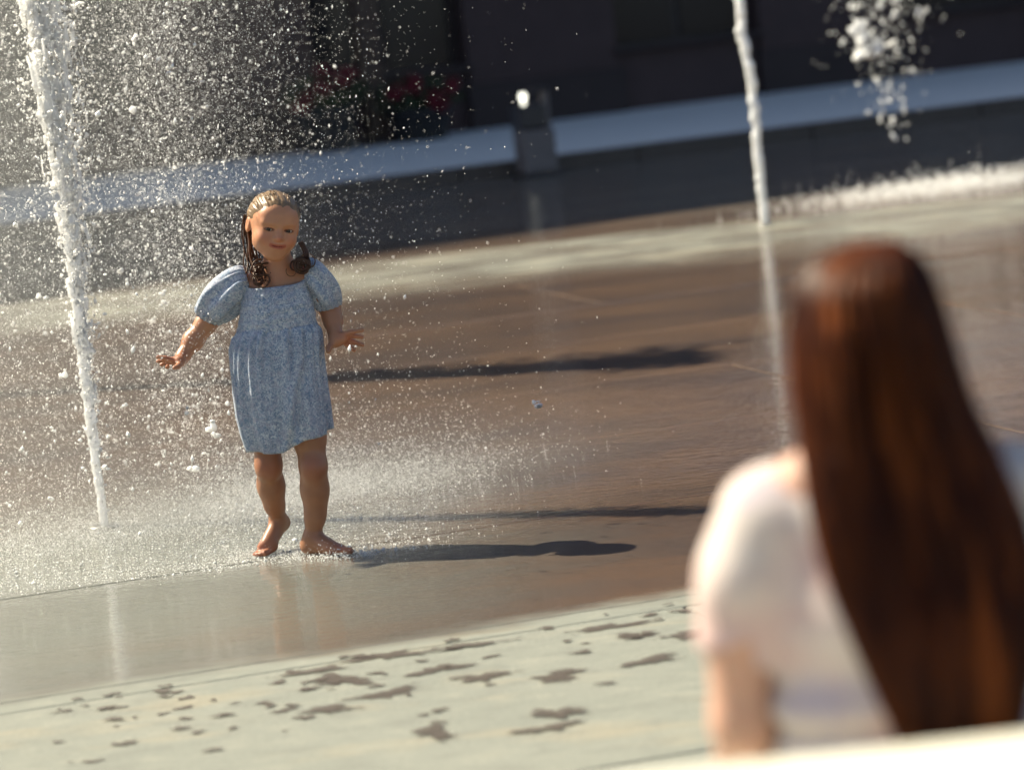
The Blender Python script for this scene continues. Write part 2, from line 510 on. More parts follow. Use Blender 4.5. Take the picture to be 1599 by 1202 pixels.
# wooden post and flower planters by the wall
po = empty('wooden_post', (-1.04, 34.25, 0.111), BY)
tag(po, 'brown wooden post standing between the two red flower planters', 'post')
bm_obj('shaft', box_bm(-0.11, 0.11, -0.11, 0.11, 0.05, 3.2, 0.015), M_WOOD, po)
bm_obj('foot_plate', box_bm(-0.16, 0.16, -0.16, 0.16, 0.0, 0.052, 0.01), M_FRAME, po)
bm_obj('cap', box_bm(-0.14, 0.14, -0.14, 0.14, 3.2, 3.26, 0.01), M_WOOD, po)

M_PLANTER = simple('black_planter', (0.022, 0.02, 0.02), 0.55, 0.3, 6)
M_LEAF = simple('dark_leaf', (0.035, 0.06, 0.02), 0.6, 0.5, 9)
M_PETAL = simple('red_petal', (0.19, 0.010, 0.025), 0.6, 0.3, 14)
M_PETAL2 = simple('rust_petal', (0.24, 0.08, 0.03), 0.6, 0.3, 14)
def cards(n, cen, rad, size, seed):
    r = np.random.default_rng(seed)
    d = r.normal(size=(n, 3)); d /= np.linalg.norm(d, axis=1, keepdims=True)
    c = np.array(cen) + d * (r.random((n, 1)) ** 0.45) * np.array(rad)
    u = r.normal(size=(n, 3)); u /= np.linalg.norm(u, axis=1, keepdims=True)
    v_ = np.cross(u, r.normal(size=(n, 3))); v_ /= np.linalg.norm(v_, axis=1, keepdims=True)
    wv = np.cross(u, v_)
    s = size * (0.6 + 0.8 * r.random((n, 1)))
    V = np.stack([c - u * s, c - v_ * s * 0.6 + wv * s * 0.25, c + u * s, c + v_ * s * 0.6 + wv * s * 0.25], 1).reshape(-1, 3)
    F = np.arange(4 * n).reshape(-1, 4)
    return V, F
def planter(x, y, h, wd, label, petal, seed, heads):
    t = empty('flower_planter', (x, y, 0.111), BY)
    tag(t, label, 'planter', 'planters along the dark wall')
    v, f = lathe_np([(0.0, 0.0), (wd * 0.40, 0.0), (wd * 0.42, 0.03), (wd * 0.5, h - 0.05), (wd * 0.55, h - 0.04), (wd * 0.55, h), (wd * 0.48, h), (wd * 0.46, h - 0.06), (0, h - 0.06)], 20)
    mesh_np('pot', v, f, M_PLANTER, t, smooth=False)
    v, f = cards(500, (0, 0, h + 0.12), (wd * 0.8, wd * 0.6, 0.2), 0.035, seed)
    mesh_np('leaves', v, f, M_LEAF, t, smooth=False)
    for i, (dx, dy, dz, rr) in enumerate(heads):
        v, f = cards(90, (dx, dy, h + dz), (rr, rr, rr * 0.8), 0.025, seed + 5 + i)
        mesh_np('flower_head', v, f, petal, t, smooth=False)
planter(-1.48, 33.75, 0.42, 0.56, 'dark planter of red flowers on the left of the wooden post', M_PETAL, 3,
        [(-.24, -.2, .12, .10), (-.1, -.3, .2, .1), (.1, -.3, .28, .11), (.22, -.22, .3, .09), (-.3, -.15, .04, .09), (0, 0, .33, .1)])
planter(-0.60, 34.1, 0.30, 0.60, 'dark planter of red flowers on the right of the wooden post', M_PETAL, 23,
        [(-.28, -.2, .18, .10), (-.12, -.3, .22, .11), (.05, -.3, .1, .11), (.12, -.32, .02, .1), (.25, -.2, .16, .10), (.32, -.1, .2, .09), (-.05, 0, .28, .1)])

# ------------------------------------------------------------------ bollard at the plaza edge, with an added sun glint
M_BOLL = simple('grey_bollard', (0.20, 0.17, 0.165), 0.5, 0.2, 12)
M_BDARK = simple('black_bollard_head', (0.05, 0.042, 0.045), 0.35, 0.2, 12)
M_GLINT = NT('glint_glow').set(Base_Color=(0.8, 0.8, 0.75), Roughness=0.3, Emission_Color=(1.0, 0.98, 0.82), Emission_Strength=1.6)  # glow added to stand for the sun glint on the bollard top
bl = empty('bollard', (0.385, 27.72, 0), KYAW)
tag(bl, 'grey bollard with a dark head and small knob glowing as a sun glint at the pavement edge', 'bollard')
bm_obj('base_plate', box_bm(-0.17, 0.17, -0.17, 0.17, 0.0, 0.022, 0.006), M_BDARK, bl)
bm_obj('shaft', box_bm(-0.135, 0.135, -0.135, 0.135, 0.022, 0.36, 0.02, 2), M_BOLL, bl)
bm_obj('dark_head', box_bm(-0.138, 0.085, -0.138, 0.138, 0.362, 0.56, 0.02, 2), M_BDARK, bl)
bm_obj('side_rib', box_bm(0.087, 0.137, -0.06, 0.06, 0.362, 0.65, 0.01), M_BOLL, bl)
bm_obj('top_plate', box_bm(0.0, 0.139, -0.10, 0.10, 0.652, 0.675, 0.006), M_BDARK, bl)
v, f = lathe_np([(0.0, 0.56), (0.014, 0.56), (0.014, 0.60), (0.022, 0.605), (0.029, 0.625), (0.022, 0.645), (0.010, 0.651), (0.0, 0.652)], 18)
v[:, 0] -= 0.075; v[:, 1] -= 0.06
mesh_np('glint_knob', v, f, M_GLINT, bl)

# ------------------------------------------------------------------ water: jets, spray, splash
def white_water(name, col, scale, rough=0.2):
    q = NT(name)
    return q.set(Base_Color=col, Roughness=rough, IOR=1.33, Subsurface_Weight=1.0, Subsurface_Radius=(1.0, 1.0, 1.0), Subsurface_Scale=scale)
M_WHITE = white_water('aerated_water', (0.985, 0.985, 0.96), 0.06)
M_DROP = white_water('spray_water', (0.98, 0.98, 0.95), 0.012, 0.15)

def jet_mesh(height, seed, n_streak, spread, h=0.005, core_r=(0.011, 0.016), lean=0.0, top_break=1.3, side=0.0):
    r = np.random.default_rng(seed)
    W = spread * 3.2 + 0.03
    F = Field(np.arange(-W, W + lean + side, h), np.arange(-W * 0.8, W * 0.8, h), np.arange(-0.02, height + 0.1, h))
    def axis(z): return (lean * (z / height) ** 1.5 + 0.007 * z * math.sin(z * 5.0 + seed) , 0.010 * z * math.sin(z * 6.3 + 1 + seed))
    z = -0.01
    while z < height * 0.95:
        dz = 0.03 if z < 0.5 else 0.05
        a, b = axis(max(z, 0)), axis(max(z + dz, 0))
        k = min(1, max(z, 0) / 1.2)
        rr = core_r[0] + (core_r[1] - core_r[0]) * k
        if z < top_break or r.random() < 0.5:
            j = 0.012 * k
            F.cone((a[0] + r.normal() * j, a[1] + r.normal() * j, z), rr * r.uniform(0.85, 1.15), (b[0] + r.normal() * j, b[1] + r.normal() * j, z + dz), rr * r.uniform(0.8, 1.2), 0.008)
        z += dz
    for i in range(n_streak):
        z = height * r.random() ** 0.75
        k = (z / height)
        sp = spread * (0.07 + 0.93 * k ** 1.2)
        a = axis(z)
        x = a[0] + r.normal() * sp * 0.75 + side * k * max(0, r.normal()) * 0.4; y = a[1] + r.normal() * sp * 0.6
        ln = r.uniform(0.006, 0.070) * (0.4 + k)
        rr = h * 0.75 + r.uniform(0.0, 0.0055) * (0.5 + 0.6 * k)
        if i % 14 == 0: rr *= 1.8; ln *= 0.3
        F.cone((x, y, z), rr, (x + r.normal() * 0.012 * k, y + r.normal() * 0.01 * k, z + ln), rr * r.uniform(0.5, 1.0), 0.0035)
    return F.mesh()

OV8 = np.array([(1, 0, 0), (-1, 0, 0), (0, 1, 0), (0, -1, 0), (0, 0, 1), (0, 0, -1)], float)
OF8 = np.array([(0, 2, 4), (2, 1, 4), (1, 3, 4), (3, 0, 4), (2, 0, 5), (1, 2, 5), (3, 1, 5), (0, 3, 5)])
TV = np.array([(.94, 0, -.33), (-.47, .82, -.33), (-.47, -.82, -.33), (0, 0, 1)]) * 1.25
TF = np.array([(0, 2, 1), (0, 1, 3), (1, 2, 3), (2, 0, 3)])
def drops(pos, rad, stretch, tilt=0.25, seed=1, tetra=False):
    OV, OF = (TV, TF) if tetra else (OV8, OF8)
    r = np.random.default_rng(seed); n = len(pos)
    d = np.stack([r.normal(size=n) * tilt + 0.18, r.normal(size=n) * tilt, np.ones(n)], 1)
    d /= np.linalg.norm(d, axis=1, keepdims=True)
    a = r.random(n) * 6.28
    u = np.cross(d, np.stack([np.cos(a), np.sin(a), np.zeros(n)], 1)); u /= np.linalg.norm(u, axis=1, keepdims=True)
    w_ = np.cross(d, u)
    L = OV[None] * np.stack([rad, rad, rad * stretch], 1)[:, None]
    V = pos[:, None] + L[..., 0:1] * u[:, None] + L[..., 1:2] * w_[:, None] + L[..., 2:3] * d[:, None]
    Fc = OF[None] + (np.arange(n) * len(OV))[:, None, None]
    return V.reshape(-1, 3), Fc.reshape(-1, 3)

r0_ = np.random.default_rng(61)
JETS = [(-1.286, 10.67, 2.9, 3), (-2.30, 14.8, 3.5, 4), (1.53, 19.97, 3.0, 5)]
v, f = jet_mesh(2.5, 3, 2100, 0.046, 0.0038, (0.0125, 0.0105), lean=-0.02, top_break=0.75, side=0.17)
j1 = mesh_np('water_jet', v, f, M_WHITE, loc=(-1.286, 10.67, 0))
tag(j1, 'tall white fountain jet breaking into spray to the left of the girl', 'fountain jet', 'fountain jets')
j2 = link(bpy.data.objects.new('water_jet', j1.data)); j2.location = (-2.42, 15.2, 0); j2.scale = (2.7, 2.7, 1.51); j2.rotation_euler = (0, 0, 1.2)
tag(j2, 'fountain jet outside the left edge whose shadow crosses the wet stone', 'fountain jet', 'fountain jets')
m_ = 7000
zz = 2.4 * r0_.random(m_) ** 0.55
kk = zz / 2.5
sp0 = 0.006 + 0.085 * kk ** 1.4
v, f = drops(np.stack([r0_.normal(size=m_) * sp0 * 1.25 + 0.05 * kk * np.abs(r0_.normal(size=m_)), r0_.normal(size=m_) * sp0, zz], 1), 0.0025 * np.exp(r0_.normal(size=m_) * 0.5), np.exp(r0_.normal(size=m_) * 0.3) * 1.3, 0.6, 8)
o = mesh_np('loose_drops', v, f, M_WHITE, j1); o['kind'] = 'stuff'
v, f = jet_mesh(2.9, 5, 1500, 0.030, 0.006, (0.024, 0.024), lean=-0.03)
j3 = mesh_np('water_jet', v, f, M_WHITE, loc=(1.53, 19.97, 0))
tag(j3, 'slim straight fountain jet at far right centre with its long reflection', 'fountain jet', 'fountain jets')

# nozzle plates in the floor
M_STEEL = NT('nozzle_steel').set(Base_Color=(0.3, 0.29, 0.28), Metallic=1.0, Roughness=0.4)
for (x, y), nm in (((-1.286, 10.67), 'below the nearest jet beside the girl'), ((1.53, 19.97), 'below the slim far jet'), ((2.69, 21.98), 'below the collapsing jet'), ((-2.42, 15.2), 'below the jet outside the left edge')):
    v, f = lathe_np([(0.0, 0.004), (0.012, 0.004), (0.014, 0.006), (0.045, 0.006), (0.05, 0.0015), (0.05, -0.01)], 18)
    o = mesh_np('fountain_nozzle', v, f, M_STEEL, loc=(x, y, 0.0))
    tag(o, 'flush steel nozzle ring ' + nm, 'nozzle', 'fountain nozzles')

# collapsing jet: lumps of falling water
rr_ = np.random.default_rng(21)
Fl = Field(np.arange(-0.6, 0.7, 0.009), np.arange(-0.3, 0.3, 0.009), np.arange(0.2, 2.6, 0.009))
for i in range(260):
    z = 0.92 + 1.5 * rr_.random() ** 0.8
    if i < 40: z = rr_.uniform(0.25, 0.9)
    sp = 0.11 + 0.08 * (z - 0.8)
    x = rr_.normal() * sp + 0.05; y = rr_.normal() * 0.12
    r0 = rr_.uniform(0.008, 0.017) * (1.0 if z > 0.9 else 0.8)
    Fl.cone((x, y, z), r0, (x + rr_.normal() * 0.02, y + rr_.normal() * 0.02, z + rr_.uniform(0, 0.04)), r0 * rr_.uniform(0.3, 0.9), 0.006)
for i in range(30):
    z = rr_.uniform(0.80, 1.02); x = -0.10 + rr_.normal() * 0.05 * (1.6 - (z - 0.8) * 4); r0 = rr_.uniform(0.010, 0.022)
    Fl.cone((x, rr_.normal() * 0.04, z), r0, (x + rr_.normal() * 0.03, 0, z + 0.03), r0 * 0.7, 0.008)
v, f = Fl.mesh()
j4 = mesh_np('falling_water', v, f, M_WHITE, loc=(2.50, 21.98, 0))
m_ = 1500
zz = 0.5 + 1.9 * r0_.random(m_) ** 0.7
v, f = drops(np.stack([0.05 + r0_.normal(size=m_) * (0.10 + 0.07 * zz), r0_.normal(size=m_) * 0.12, zz], 1), 0.0042 * np.exp(r0_.normal(size=m_) * 0.4), np.full(m_, 1.3), 0.6, 18)
o = mesh_np('loose_drops', v, f, M_WHITE, j4); o['kind'] = 'stuff'
tag(j4, 'loose lumps of falling water from a collapsing jet at upper right', 'falling water', 'fountain jets')

def spray_x(n, r):
    k = r.random(n)
    a = -1.62 + r.normal(size=n) * 0.42
    b = -1.15 + np.abs(r.normal(size=n)) * 0.10 + r.gamma(1.5, 0.155, n)
    c = -1.25 + r.normal(size=n) * 0.26
    return np.where(k < 0.46, a, np.where(k < 0.78, b, c))
def spray(n, r, rmean, rsig, zmax, seed, st, y0=9.35, y1=12.6, tetra=False):
    x = spray_x(n, r); y = r.uniform(y0, y1, n)
    x = x * (y / 10.6)
    z = r.random(n) ** 0.85 * zmax
    rad = rmean * np.exp(r.normal(size=n) * rsig)
    near_girl = (y < 9.78) & (np.abs(x + 0.60) < 0.17)
    y = np.where(near_girl, y + 0.7, y)
    return drops(np.stack([x, y, z], 1), rad, st * np.exp(r.normal(size=n) * 0.3), 0.22, seed, tetra)
r_ = np.random.default_rng(31)
v, f = spray(24000, r_, 0.00165, 0.48, 2.15, 1, 1.3)
o = mesh_np('spray_droplets', v, f, M_DROP)
tag(o, 'countless bright water droplets drifting around the jet and the girl', 'spray', kind='stuff')
v, f = spray(140000, r_, 0.00085, 0.3, 2.2, 2, 1.3, tetra=True)
o = mesh_np('fine_spray', v, f, M_DROP)
tag(o, 'fine mist of tiny droplets hanging over the left of the plaza', 'spray', kind='stuff')

def line_y(x): return 10.30 + 0.42 * (x + 1.3)
n = 42000
x = np.where(r_.random(n) < 0.5, r_.normal(size=n) * 0.5 - 1.4, -1.0 + r_.gamma(2.4, 0.19, n))
x = np.where((x > -0.15) & (r_.random(n) > np.exp(-(x + 0.15) / 0.20)), -0.95 + r_.normal(size=n) * 0.45, x)
y = line_y(x) + r_.normal(size=n) * 0.22 + r_.exponential(0.14, n)
z = r_.exponential(0.035, n) + np.where(r_.random(n) < 0.35, r_.exponential(0.09, n), 0)
v, f = drops(np.stack([x, y, z], 1), 0.0010 * np.exp(r_.normal(size=n) * 0.35), np.full(n, 1.4), 0.5, 3, True)
o = mesh_np('ground_splash', v, f, M_DROP)
tag(o, 'low band of splashing spray along the wet stone behind the girl', 'splash', kind='stuff')

# foam beads and puddle crowns lying on the stone
n = 14000
x = np.where(r_.random(n) < 0.6, r_.normal(size=n) * 0.5 - 1.2, -1.0 + r_.gamma(2.0, 0.35, n))
y = np.where(r_.random(n) < 0.6, 9.55 + r_.exponential(0.30, n), line_y(x) + r_.normal(size=n) * 0.5)
keep = ((x < -0.35) | (r_.random(n) < np.exp(-(x + 0.35) / 0.13))) & (y > 9.45 - 0.10 * (x + 1.2) + 0.25 * r_.random(n) + np.clip(x + .35, 0, 2) * 1.0)
x, y = x[keep], y[keep]; n = len(x)
v, f = drops(np.stack([x, y, r_.random(n) * 0.004], 1), 0.0013 * np.exp(r_.normal(size=n) * 0.5), np.full(n, 0.7), 0.3, 4, True)
o = mesh_np('foam_beads', v, f, M_DROP)
tag(o, 'scattered foam beads and bubbles on the wet stone around the feet', 'foam', kind='stuff')

# water kicked up round the girl's feet
P_ = []
for cx, cy, m in ((-0.76, 9.76, 500), (-0.60, 9.63, 450), (-0.49, 9.55, 700)):
    a = r_.random(m) * 6.28; q_ = 0.03 + r_.exponential(0.025, m)
    P_.append(np.stack([cx + q_ * np.cos(a) * 1.3, cy + q_ * np.sin(a), r_.exponential(0.010, m) + 0.001], 1))
P_ = np.concatenate(P_)
v, f = drops(P_, 0.0010 * np.exp(r_.normal(size=len(P_)) * 0.45), np.full(len(P_), 1.2), 0.8, 5)
o = mesh_np('foot_splash', v, f, M_DROP)
tag(o, 'small splashes of water kicked up around the bare feet of the girl', 'splash', kind='stuff')

# splash where the collapsing jet lands
n = 6000
x = 2.75 + r_.normal(size=n) * 0.45; y = 21.15 + 0.30 * (x - 2.5) + r_.normal(size=n) * 0.28
v, f = drops(np.stack([x, y, r_.exponential(0.022, n)], 1), 0.0038 * np.exp(r_.normal(size=n) * 0.4), np.full(n, 1.2), 0.6, 6, True)
o = mesh_np('far_splash', v, f, M_DROP)
tag(o, 'bright splash on the ground where the collapsing jet lands', 'splash', kind='stuff')

# larger clots of water flying through the air
def clots(spec, seed):
    V, Fc, off = [], [], 0
    rr = np.random.default_rng(seed)
    b = bmesh.new(); bmesh.ops.create_icosphere(b, subdivisions=2, radius=1); b.verts.ensure_lookup_table()
    sv = np.array([q.co[:] for q in b.verts]); sf = np.array([[q.index for q in fc.verts] for fc in b.faces]); b.free()
    for (x, y, z, s) in spec:
        for k in range(rr.integers(1, 5)):
            ss = s * rr.uniform(0.35, 1.0)
            p = sv * (1 + 0.55 * fbm(sv + rr.random(3) * 9, 0.33, int(rr.integers(999)), 2))[:, None]
            p = p * ss * np.array([rr.uniform(0.7, 1.5), 0.8, rr.uniform(0.6, 1.3)])
            p = p + np.array([x, y, z]) + rr.normal(size=3) * s * 0.8
            V.append(p); Fc.append(sf + off); off += len(p)
    return np.concatenate(V), np.concatenate(Fc)
spec = [(-1.01, 10.2, 1.27, .013), (-1.0, 10.3, 1.58, .010), (-0.98, 10.3, 1.46, .011), (-0.85, 9.9, .36, .011), (-0.80, 9.9, .43, .012), (-0.92, 9.9, .24, .012),
        (-0.90, 9.9, .30, .010), (-0.86, 10.0, .33, .009), (-1.36, 10.4, .74, .011), (-1.30, 10.3, .52, .010), (-1.42, 10.3, .66, .009), (0.06, 9.9, .33, .009), (-0.80, 10.4, 1.33, .009)]
for i in range(170):
    yy = rr_.uniform(9.6, 11.8)
    spec.append((float(rr_.uniform(-1.75, -0.72)) * yy / 10.6, yy, float(rr_.uniform(0.05, 1.8)), float(rr_.uniform(0.003, 0.0065))))
for i in range(40):
    spec.append((-1.29 + float(rr_.normal()) * 0.13, 10.65, float(rr_.uniform(0.5, 1.8)), float(rr_.uniform(0.004, 0.008))))
v, f = clots(spec, 77)
o = mesh_np('water_clots', v, f, M_WHITE)
tag(o, 'larger white clots of water thrown off by the near jet', 'spray', kind='stuff')

# fine mist hanging round the near jet and over the ground splash
q = NT('water_mist'); P = q.pos()
sp_ = q.n('SeparateXYZ'); q.l(P, sp_.inputs[0]); px_, py_, pz_ = sp_.outputs
def gauss(v, c, w_):
    d = q.math('DIVIDE', q.math('SUBTRACT', v, c), w_)
    return q.math('EXPONENT', q.math('MULTIPLY', q.math('MULTIPLY', d, d), -1.0))
cloud = q.math('MULTIPLY', gauss(px_, -1.62, 0.62), gauss(py_, 10.9, 0.75))
ly = q.math('ADD', 10.45, q.math('MULTIPLY', q.math('ADD', px_, 1.3), 0.42))
low = q.math('MULTIPLY', q.math('MULTIPLY', gauss(q.math('SUBTRACT', py_, ly), 0.0, 0.30), gauss(px_, -0.80, 0.68)), q.math('EXPONENT', q.math('MULTIPLY', q.math('MAXIMUM', pz_, 0.0), -11.0)))
den = q.math('ADD', q.math('MULTIPLY', cloud, 0.17), q.math('MULTIPLY', low, 1.9))
pvn = q.n('VolumePrincipled'); pvn.inputs['Color'].default_value = (0.97, 0.98, 0.95, 1); pvn.inputs['Anisotropy'].default_value = 0.3
q.l(den, pvn.inputs['Density']); q.t.nodes.remove(q.b); q.l(pvn.outputs[0], q.out.inputs['Volume'])
o = bm_obj('mist', box_bm(-3.0, 0.8, 9.35, 12.5, -0.3, 2.3), q.m)
tag(o, 'pale mist of atomised water hanging round the near jet', 'mist', kind='stuff')

# ------------------------------------------------------------------ the girl
GB = np.array((-0.60, 9.65, 0.0))
def skin_mat(name, base, shine=0.42):
    q = NT(name)
    at_ = q.n('Attribute', attribute_name='tint')
    nz = q.noise(q.obj(), 35, 4)
    c = q.mix(nz, tuple(x * 0.9 for x in base), tuple(x * 1.08 for x in base))
    c = q.mix(1.0, c, at_.outputs['Color'], 'MULTIPLY')
    nz2 = q.noise(q.obj(), 350, 2)
    return q.set(Base_Color=c, Roughness=q.math('ADD', shine - 0.14, q.math('MULTIPLY', q.noise(q.obj(), 22, 3), 0.28)), Subsurface_Weight=0.12, Subsurface_Radius=(1.0, 0.35, 0.2), Subsurface_Scale=0.012, Normal=q.bump(nz2, 0.08, 0.002))
M_SKIN = skin_mat('tanned_skin', (0.41, 0.192, 0.104))

# head frame
HS = 0.93
HC = np.array((-0.002, -0.005, 0.918))
def rot(ax, a):
    c, s = math.cos(a), math.sin(a)
    return np.array({'x': [[1, 0, 0], [0, c, -s], [0, s, c]], 'y': [[c, 0, s], [0, 1, 0], [-s, 0, c]], 'z': [[c, -s, 0], [s, c, 0], [0, 0, 1]]}[ax])
HR = rot('y', R(13)) @ rot('z', R(16)) @ rot('x', R(5))
def to_head(X, Y, Z):
    x, y, z = X - HC[0], Y - HC[1], Z - HC[2]
    m = HR.T / HS
    return [m[i, 0] * x + m[i, 1] * y + m[i, 2] * z for i in range(3)]
def from_head(p): return HR @ (np.asarray(p, float) * HS) + HC
MOUTH = [(-.0185, -.0830, -.0425), (-.011, -.0878, -.0442), (0, -.0895, -.0450), (.011, -.0878, -.0442), (.0185, -.0830, -.0425)]
def head_sdf(X, Y, Z):
    x, y, z = to_head(X, Y, Z)
    E, C = d_ell, d_cone
    d = E(x, y, z, (0, .012, .026), (.0735, .089, .072))
    d = smin(d, E(x, y, z, (0, -.022, -.022), (.0565, .060, .060)), .035)
    d = smin(d, E(x, y, z, (0, -.052, .036), (.050, .028, .036)), .03)          # forehead
    d = smin(d, C(x, y, z, (-.008, -.066, -.072), .0135, (.008, -.066, -.072), .0135), .028)
    for s in (-1, 1):
        d = smin(d, E(x, y, z, (s * .036, -.050, -.030), (.024, .028, .024)), .022)   # cheek
        d = smin(d, C(x, y, z, (s * .038, -.02, -.050), .016, (s * .014, -.056, -.071), .012), .03)  # jaw
        d = smin(d, C(x, y, z, (s * .012, -.0765, .0185), .006, (s * .042, -.066, .019), .006), .016)  # brow
        # socket
        e = E(x, y, z, (s * .030, -.0885, .003), (.017, .014, .010))
        d = -smin(-d, e, .012)
        # lids: bulge with an almond opening
        d = smin(d, E(x, y, z, (s * .030, -.0655, .002), (.0165, .0135, .0125)), .006)
        op = E(x, y - 0.09 * np.abs(x), z - 0.03 * (s * x - .03), (s * .030, -.0855, .0015), (.0130, .012, .0046))
        d = np.maximum(d, -op)
        # ear
        d = smin(d, E(x, y, z, (s * .0735, .010, -.004), (.0080, .015, .023)), .006)
        d = -smin(-d, E(x, y, z, (s * .083, .003, -.002), (.005, .009, .016)), .006)
    d = smin(d, C(x, y, z, (0, -.074, .008), .0065, (0, -.0930, -.019), .0088), .010)    # nose
    for s in (-1, 1):
        d = smin(d, E(x, y, z, (s * .0095, -.0845, -.0215), (.0070, .0070, .006)), .006)
        d = -smin(-d, E(x, y, z, (s * .0055, -.0885, -.0275), (.0028, .004, .0025)), .003)
    d = smin(d, E(x, y, z, (0, -.070, -.044), (.026, .016, .018)), .02)                  # muzzle
    for a, b in zip(MOUTH, MOUTH[1:]):
        d = smin(d, C(x, y, z, (a[0], a[1] + .0035, a[2] + .0048), .0038, (b[0], b[1] + .0035, b[2] + .0048), .0038), .006)
        d = smin(d, C(x, y, z, (a[0] * .85, a[1] + .0035, a[2] - .0055), .0048, (b[0] * .85, b[1] + .0035, b[2] - .0055), .0048), .006)
    for a, b in zip(MOUTH, MOUTH[1:]):
        d = np.maximum(d, -C(x, y, z, (a[0], a[1] - .001, a[2]), .0013, (b[0], b[1] - .001, b[2]), .0013))
    return d * HS

zs = np.concatenate([np.arange(-0.012, 0.53, 0.0035), np.arange(0.53, 0.79, 0.0024), np.arange(0.79, 1.06, 0.0018)])
G = Field(np.concatenate([np.arange(-0.38, -0.10, 0.0026), np.arange(-0.10, 0.115, 0.0018), np.arange(0.115, 0.235, 0.0024)]), np.arange(-0.14, 0.26, 0.0026), zs)
# torso
G.ell((-.016, .020, .690), (.082, .056, .100), .02)
G.ell((-.030, .022, .560), (.084, .062, .090), .05)
G.ell((-.032, .030, .470), (.092, .070, .065), .04)
G.cone((-.098, .022, .762), .026, (.076, .022, .764), .026, .04)
G.cone((-.012, .022, .745), .040, (.000, .012, .850), .034, .035)
G.cone((-.072, .028, .770), .017, (-.005, .022, .812), .024, .03)
G.cone((.056, .028, .772), .017, (.000, .022, .812), .024, .03)
# arms
G.chain([((-.105, .020, .760), .030), ((-.165, .035, .715), .031), ((-.222, .050, .668), .0275), ((-.262, .035, .626), .0265), ((-.291, .012, .590), .0185)], .018)
G.chain([((.082, .020, .762), .028), ((.105, .040, .715), .030), ((.122, .055, .668), .0270), ((.128, .040, .636), .0245), ((.131, .015, .606), .0180)], .018)
# left hand in the picture: palm down, flared outwards
G.chain([((-.291, .012, .590), .0185), ((-.300, -.004, .579), .0175)], .012)
G.cone((-.300, -.022, .579), .0130, (-.303, .016, .577), .0120, .012)
G.cone((-.306, -.020, .580), .0115, (-.318, -.018, .582), .0100, .010)
G.cone((-.306, .016, .577), .0110, (-.317, .014, .577), .0095, .010)
for fg in ([(-.316, -.022, .583), (-.337, -.030, .592), (-.356, -.034, .598)], [(-.318, -.009, .582), (-.340, -.012, .586), (-.360, -.012, .584)],
           [(-.317, .004, .580), (-.337, .007, .579), (-.353, .008, .572)], [(-.314, .015, .577), (-.330, .021, .571), (-.340, .022, .562)]):
    G.chain([(fg[0], .0078), (fg[1], .0068), (fg[2], .0056)], .004)
G.chain([((-.294, -.020, .577), .0098), ((-.302, -.042, .568), .0080), ((-.312, -.056, .566), .0062)], .006)
# right hand in the picture: fingers spread to the right
G.chain([((.131, .015, .606), .0180), ((.136, .000, .590), .0175)], .012)
G.cone((.128, -.004, .580), .0135, (.152, -.010, .588), .0120, .012)
G.cone((.126, .000, .592), .0120, (.154, -.006, .598), .0105, .012)
for fg in ([(.152, -.010, .601), (.177, -.018, .606), (.208, -.022, .609)], [(.156, -.004, .595), (.180, -.004, .594), (.205, -.002, .588)],
           [(.155, .002, .588), (.178, .006, .577), (.203, .008, .565)], [(.150, .004, .581), (.165, .010, .566), (.178, .012, .553)]):
    G.chain([(fg[0], .0076), (fg[1], .0066), (fg[2], .0054)], .004)
G.chain([((.124, -.008, .582), .0098), ((.112, -.026, .572), .0080), ((.110, -.040, .562), .0062)], .006)
# legs
G.chain([((.012, .030, .460), .058), ((.028, -.005, .330), .0420), ((.031, -.018, .250), .0335), ((.027, -.006, .185), .0310), ((.018, .012, .105), .0240), ((.006, .022, .055), .0215)], .03)
G.ell((.030, -.040, .243), (.024, .018, .030), .03)
G.ell((.026, .012, .178), (.031, .034, .060), .03)
G.chain([((-.085, .050, .460), .056), ((-.092, .045, .340), .0405), ((-.096, .050, .256), .0320), ((-.099, .082, .195), .0295), ((-.098, .122, .135), .0235), ((-.094, .150, .094), .0205)], .03)
G.ell((-.096, .030, .250), (.022, .018, .030), .03)
G.ell((-.098, .097, .195), (.030, .034, .056), .03)
# feet: right one flat, left one on its toes
G.chain([((.004, .024, .050), .0235), ((-.006, .034, .026), .0245)], .014)
G.cone((-.008, .036, .022), .0225, (.040, -.006, .020), .0205, .02)
G.cone((.004, .022, .046), .0200, (.055, -.022, .022), .0165, .02)
G.cone((.050, -.026, .015), .0150, (.078, -.036, .012), .0135, .015)
G.cone((.062, -.004, .014), .0135, (.082, -.022, .011), .0120, .015)
for a, b, r0 in (((.078, -.046, .012), (.108, -.066, .011), .0105), ((.086, -.036, .011), (.108, -.050, .009), .0078), ((.088, -.028, .010), (.106, -.039, .008), .0072), ((.088, -.020, .010), (.102, -.028, .008), .0068), ((.084, -.012, .010), (.096, -.018, .008), .0064)):
    G.cone(a, r0, b, r0 * .9, .004)
G.chain([((-.094, .152, .092), .0220), ((-.088, .172, .078), .0225)], .014)
G.cone((-.088, .172, .074), .0205, (-.122, .108, .034), .0190, .018)
G.cone((-.098, .146, .080), .0190, (-.130, .098, .032), .0160, .018)
G.cone((-.118, .102, .022), .0165, (-.144, .098, .020), .0150, .015)
for a, b, r0 in (((-.120, .092, .015), (-.136, .064, .010), .0102), ((-.132, .092, .015), (-.148, .066, .009), .0076), ((-.140, .094, .014), (-.157, .070, .008), .0070), ((-.147, .098, .013), (-.163, .076, .008), .0066), ((-.152, .104, .013), (-.167, .084, .007), .0062)):
    G.cone(a, r0, b, r0 * .9, .004)
G.add(head_sdf, (-.125, -.135, .79), (.125, .125, 1.055), .014)
v, f = G.mesh()
hx, hy, hz = to_head(v[:, 0], v[:, 1], v[:, 2])
tint = np.ones((len(v), 4), np.float32)
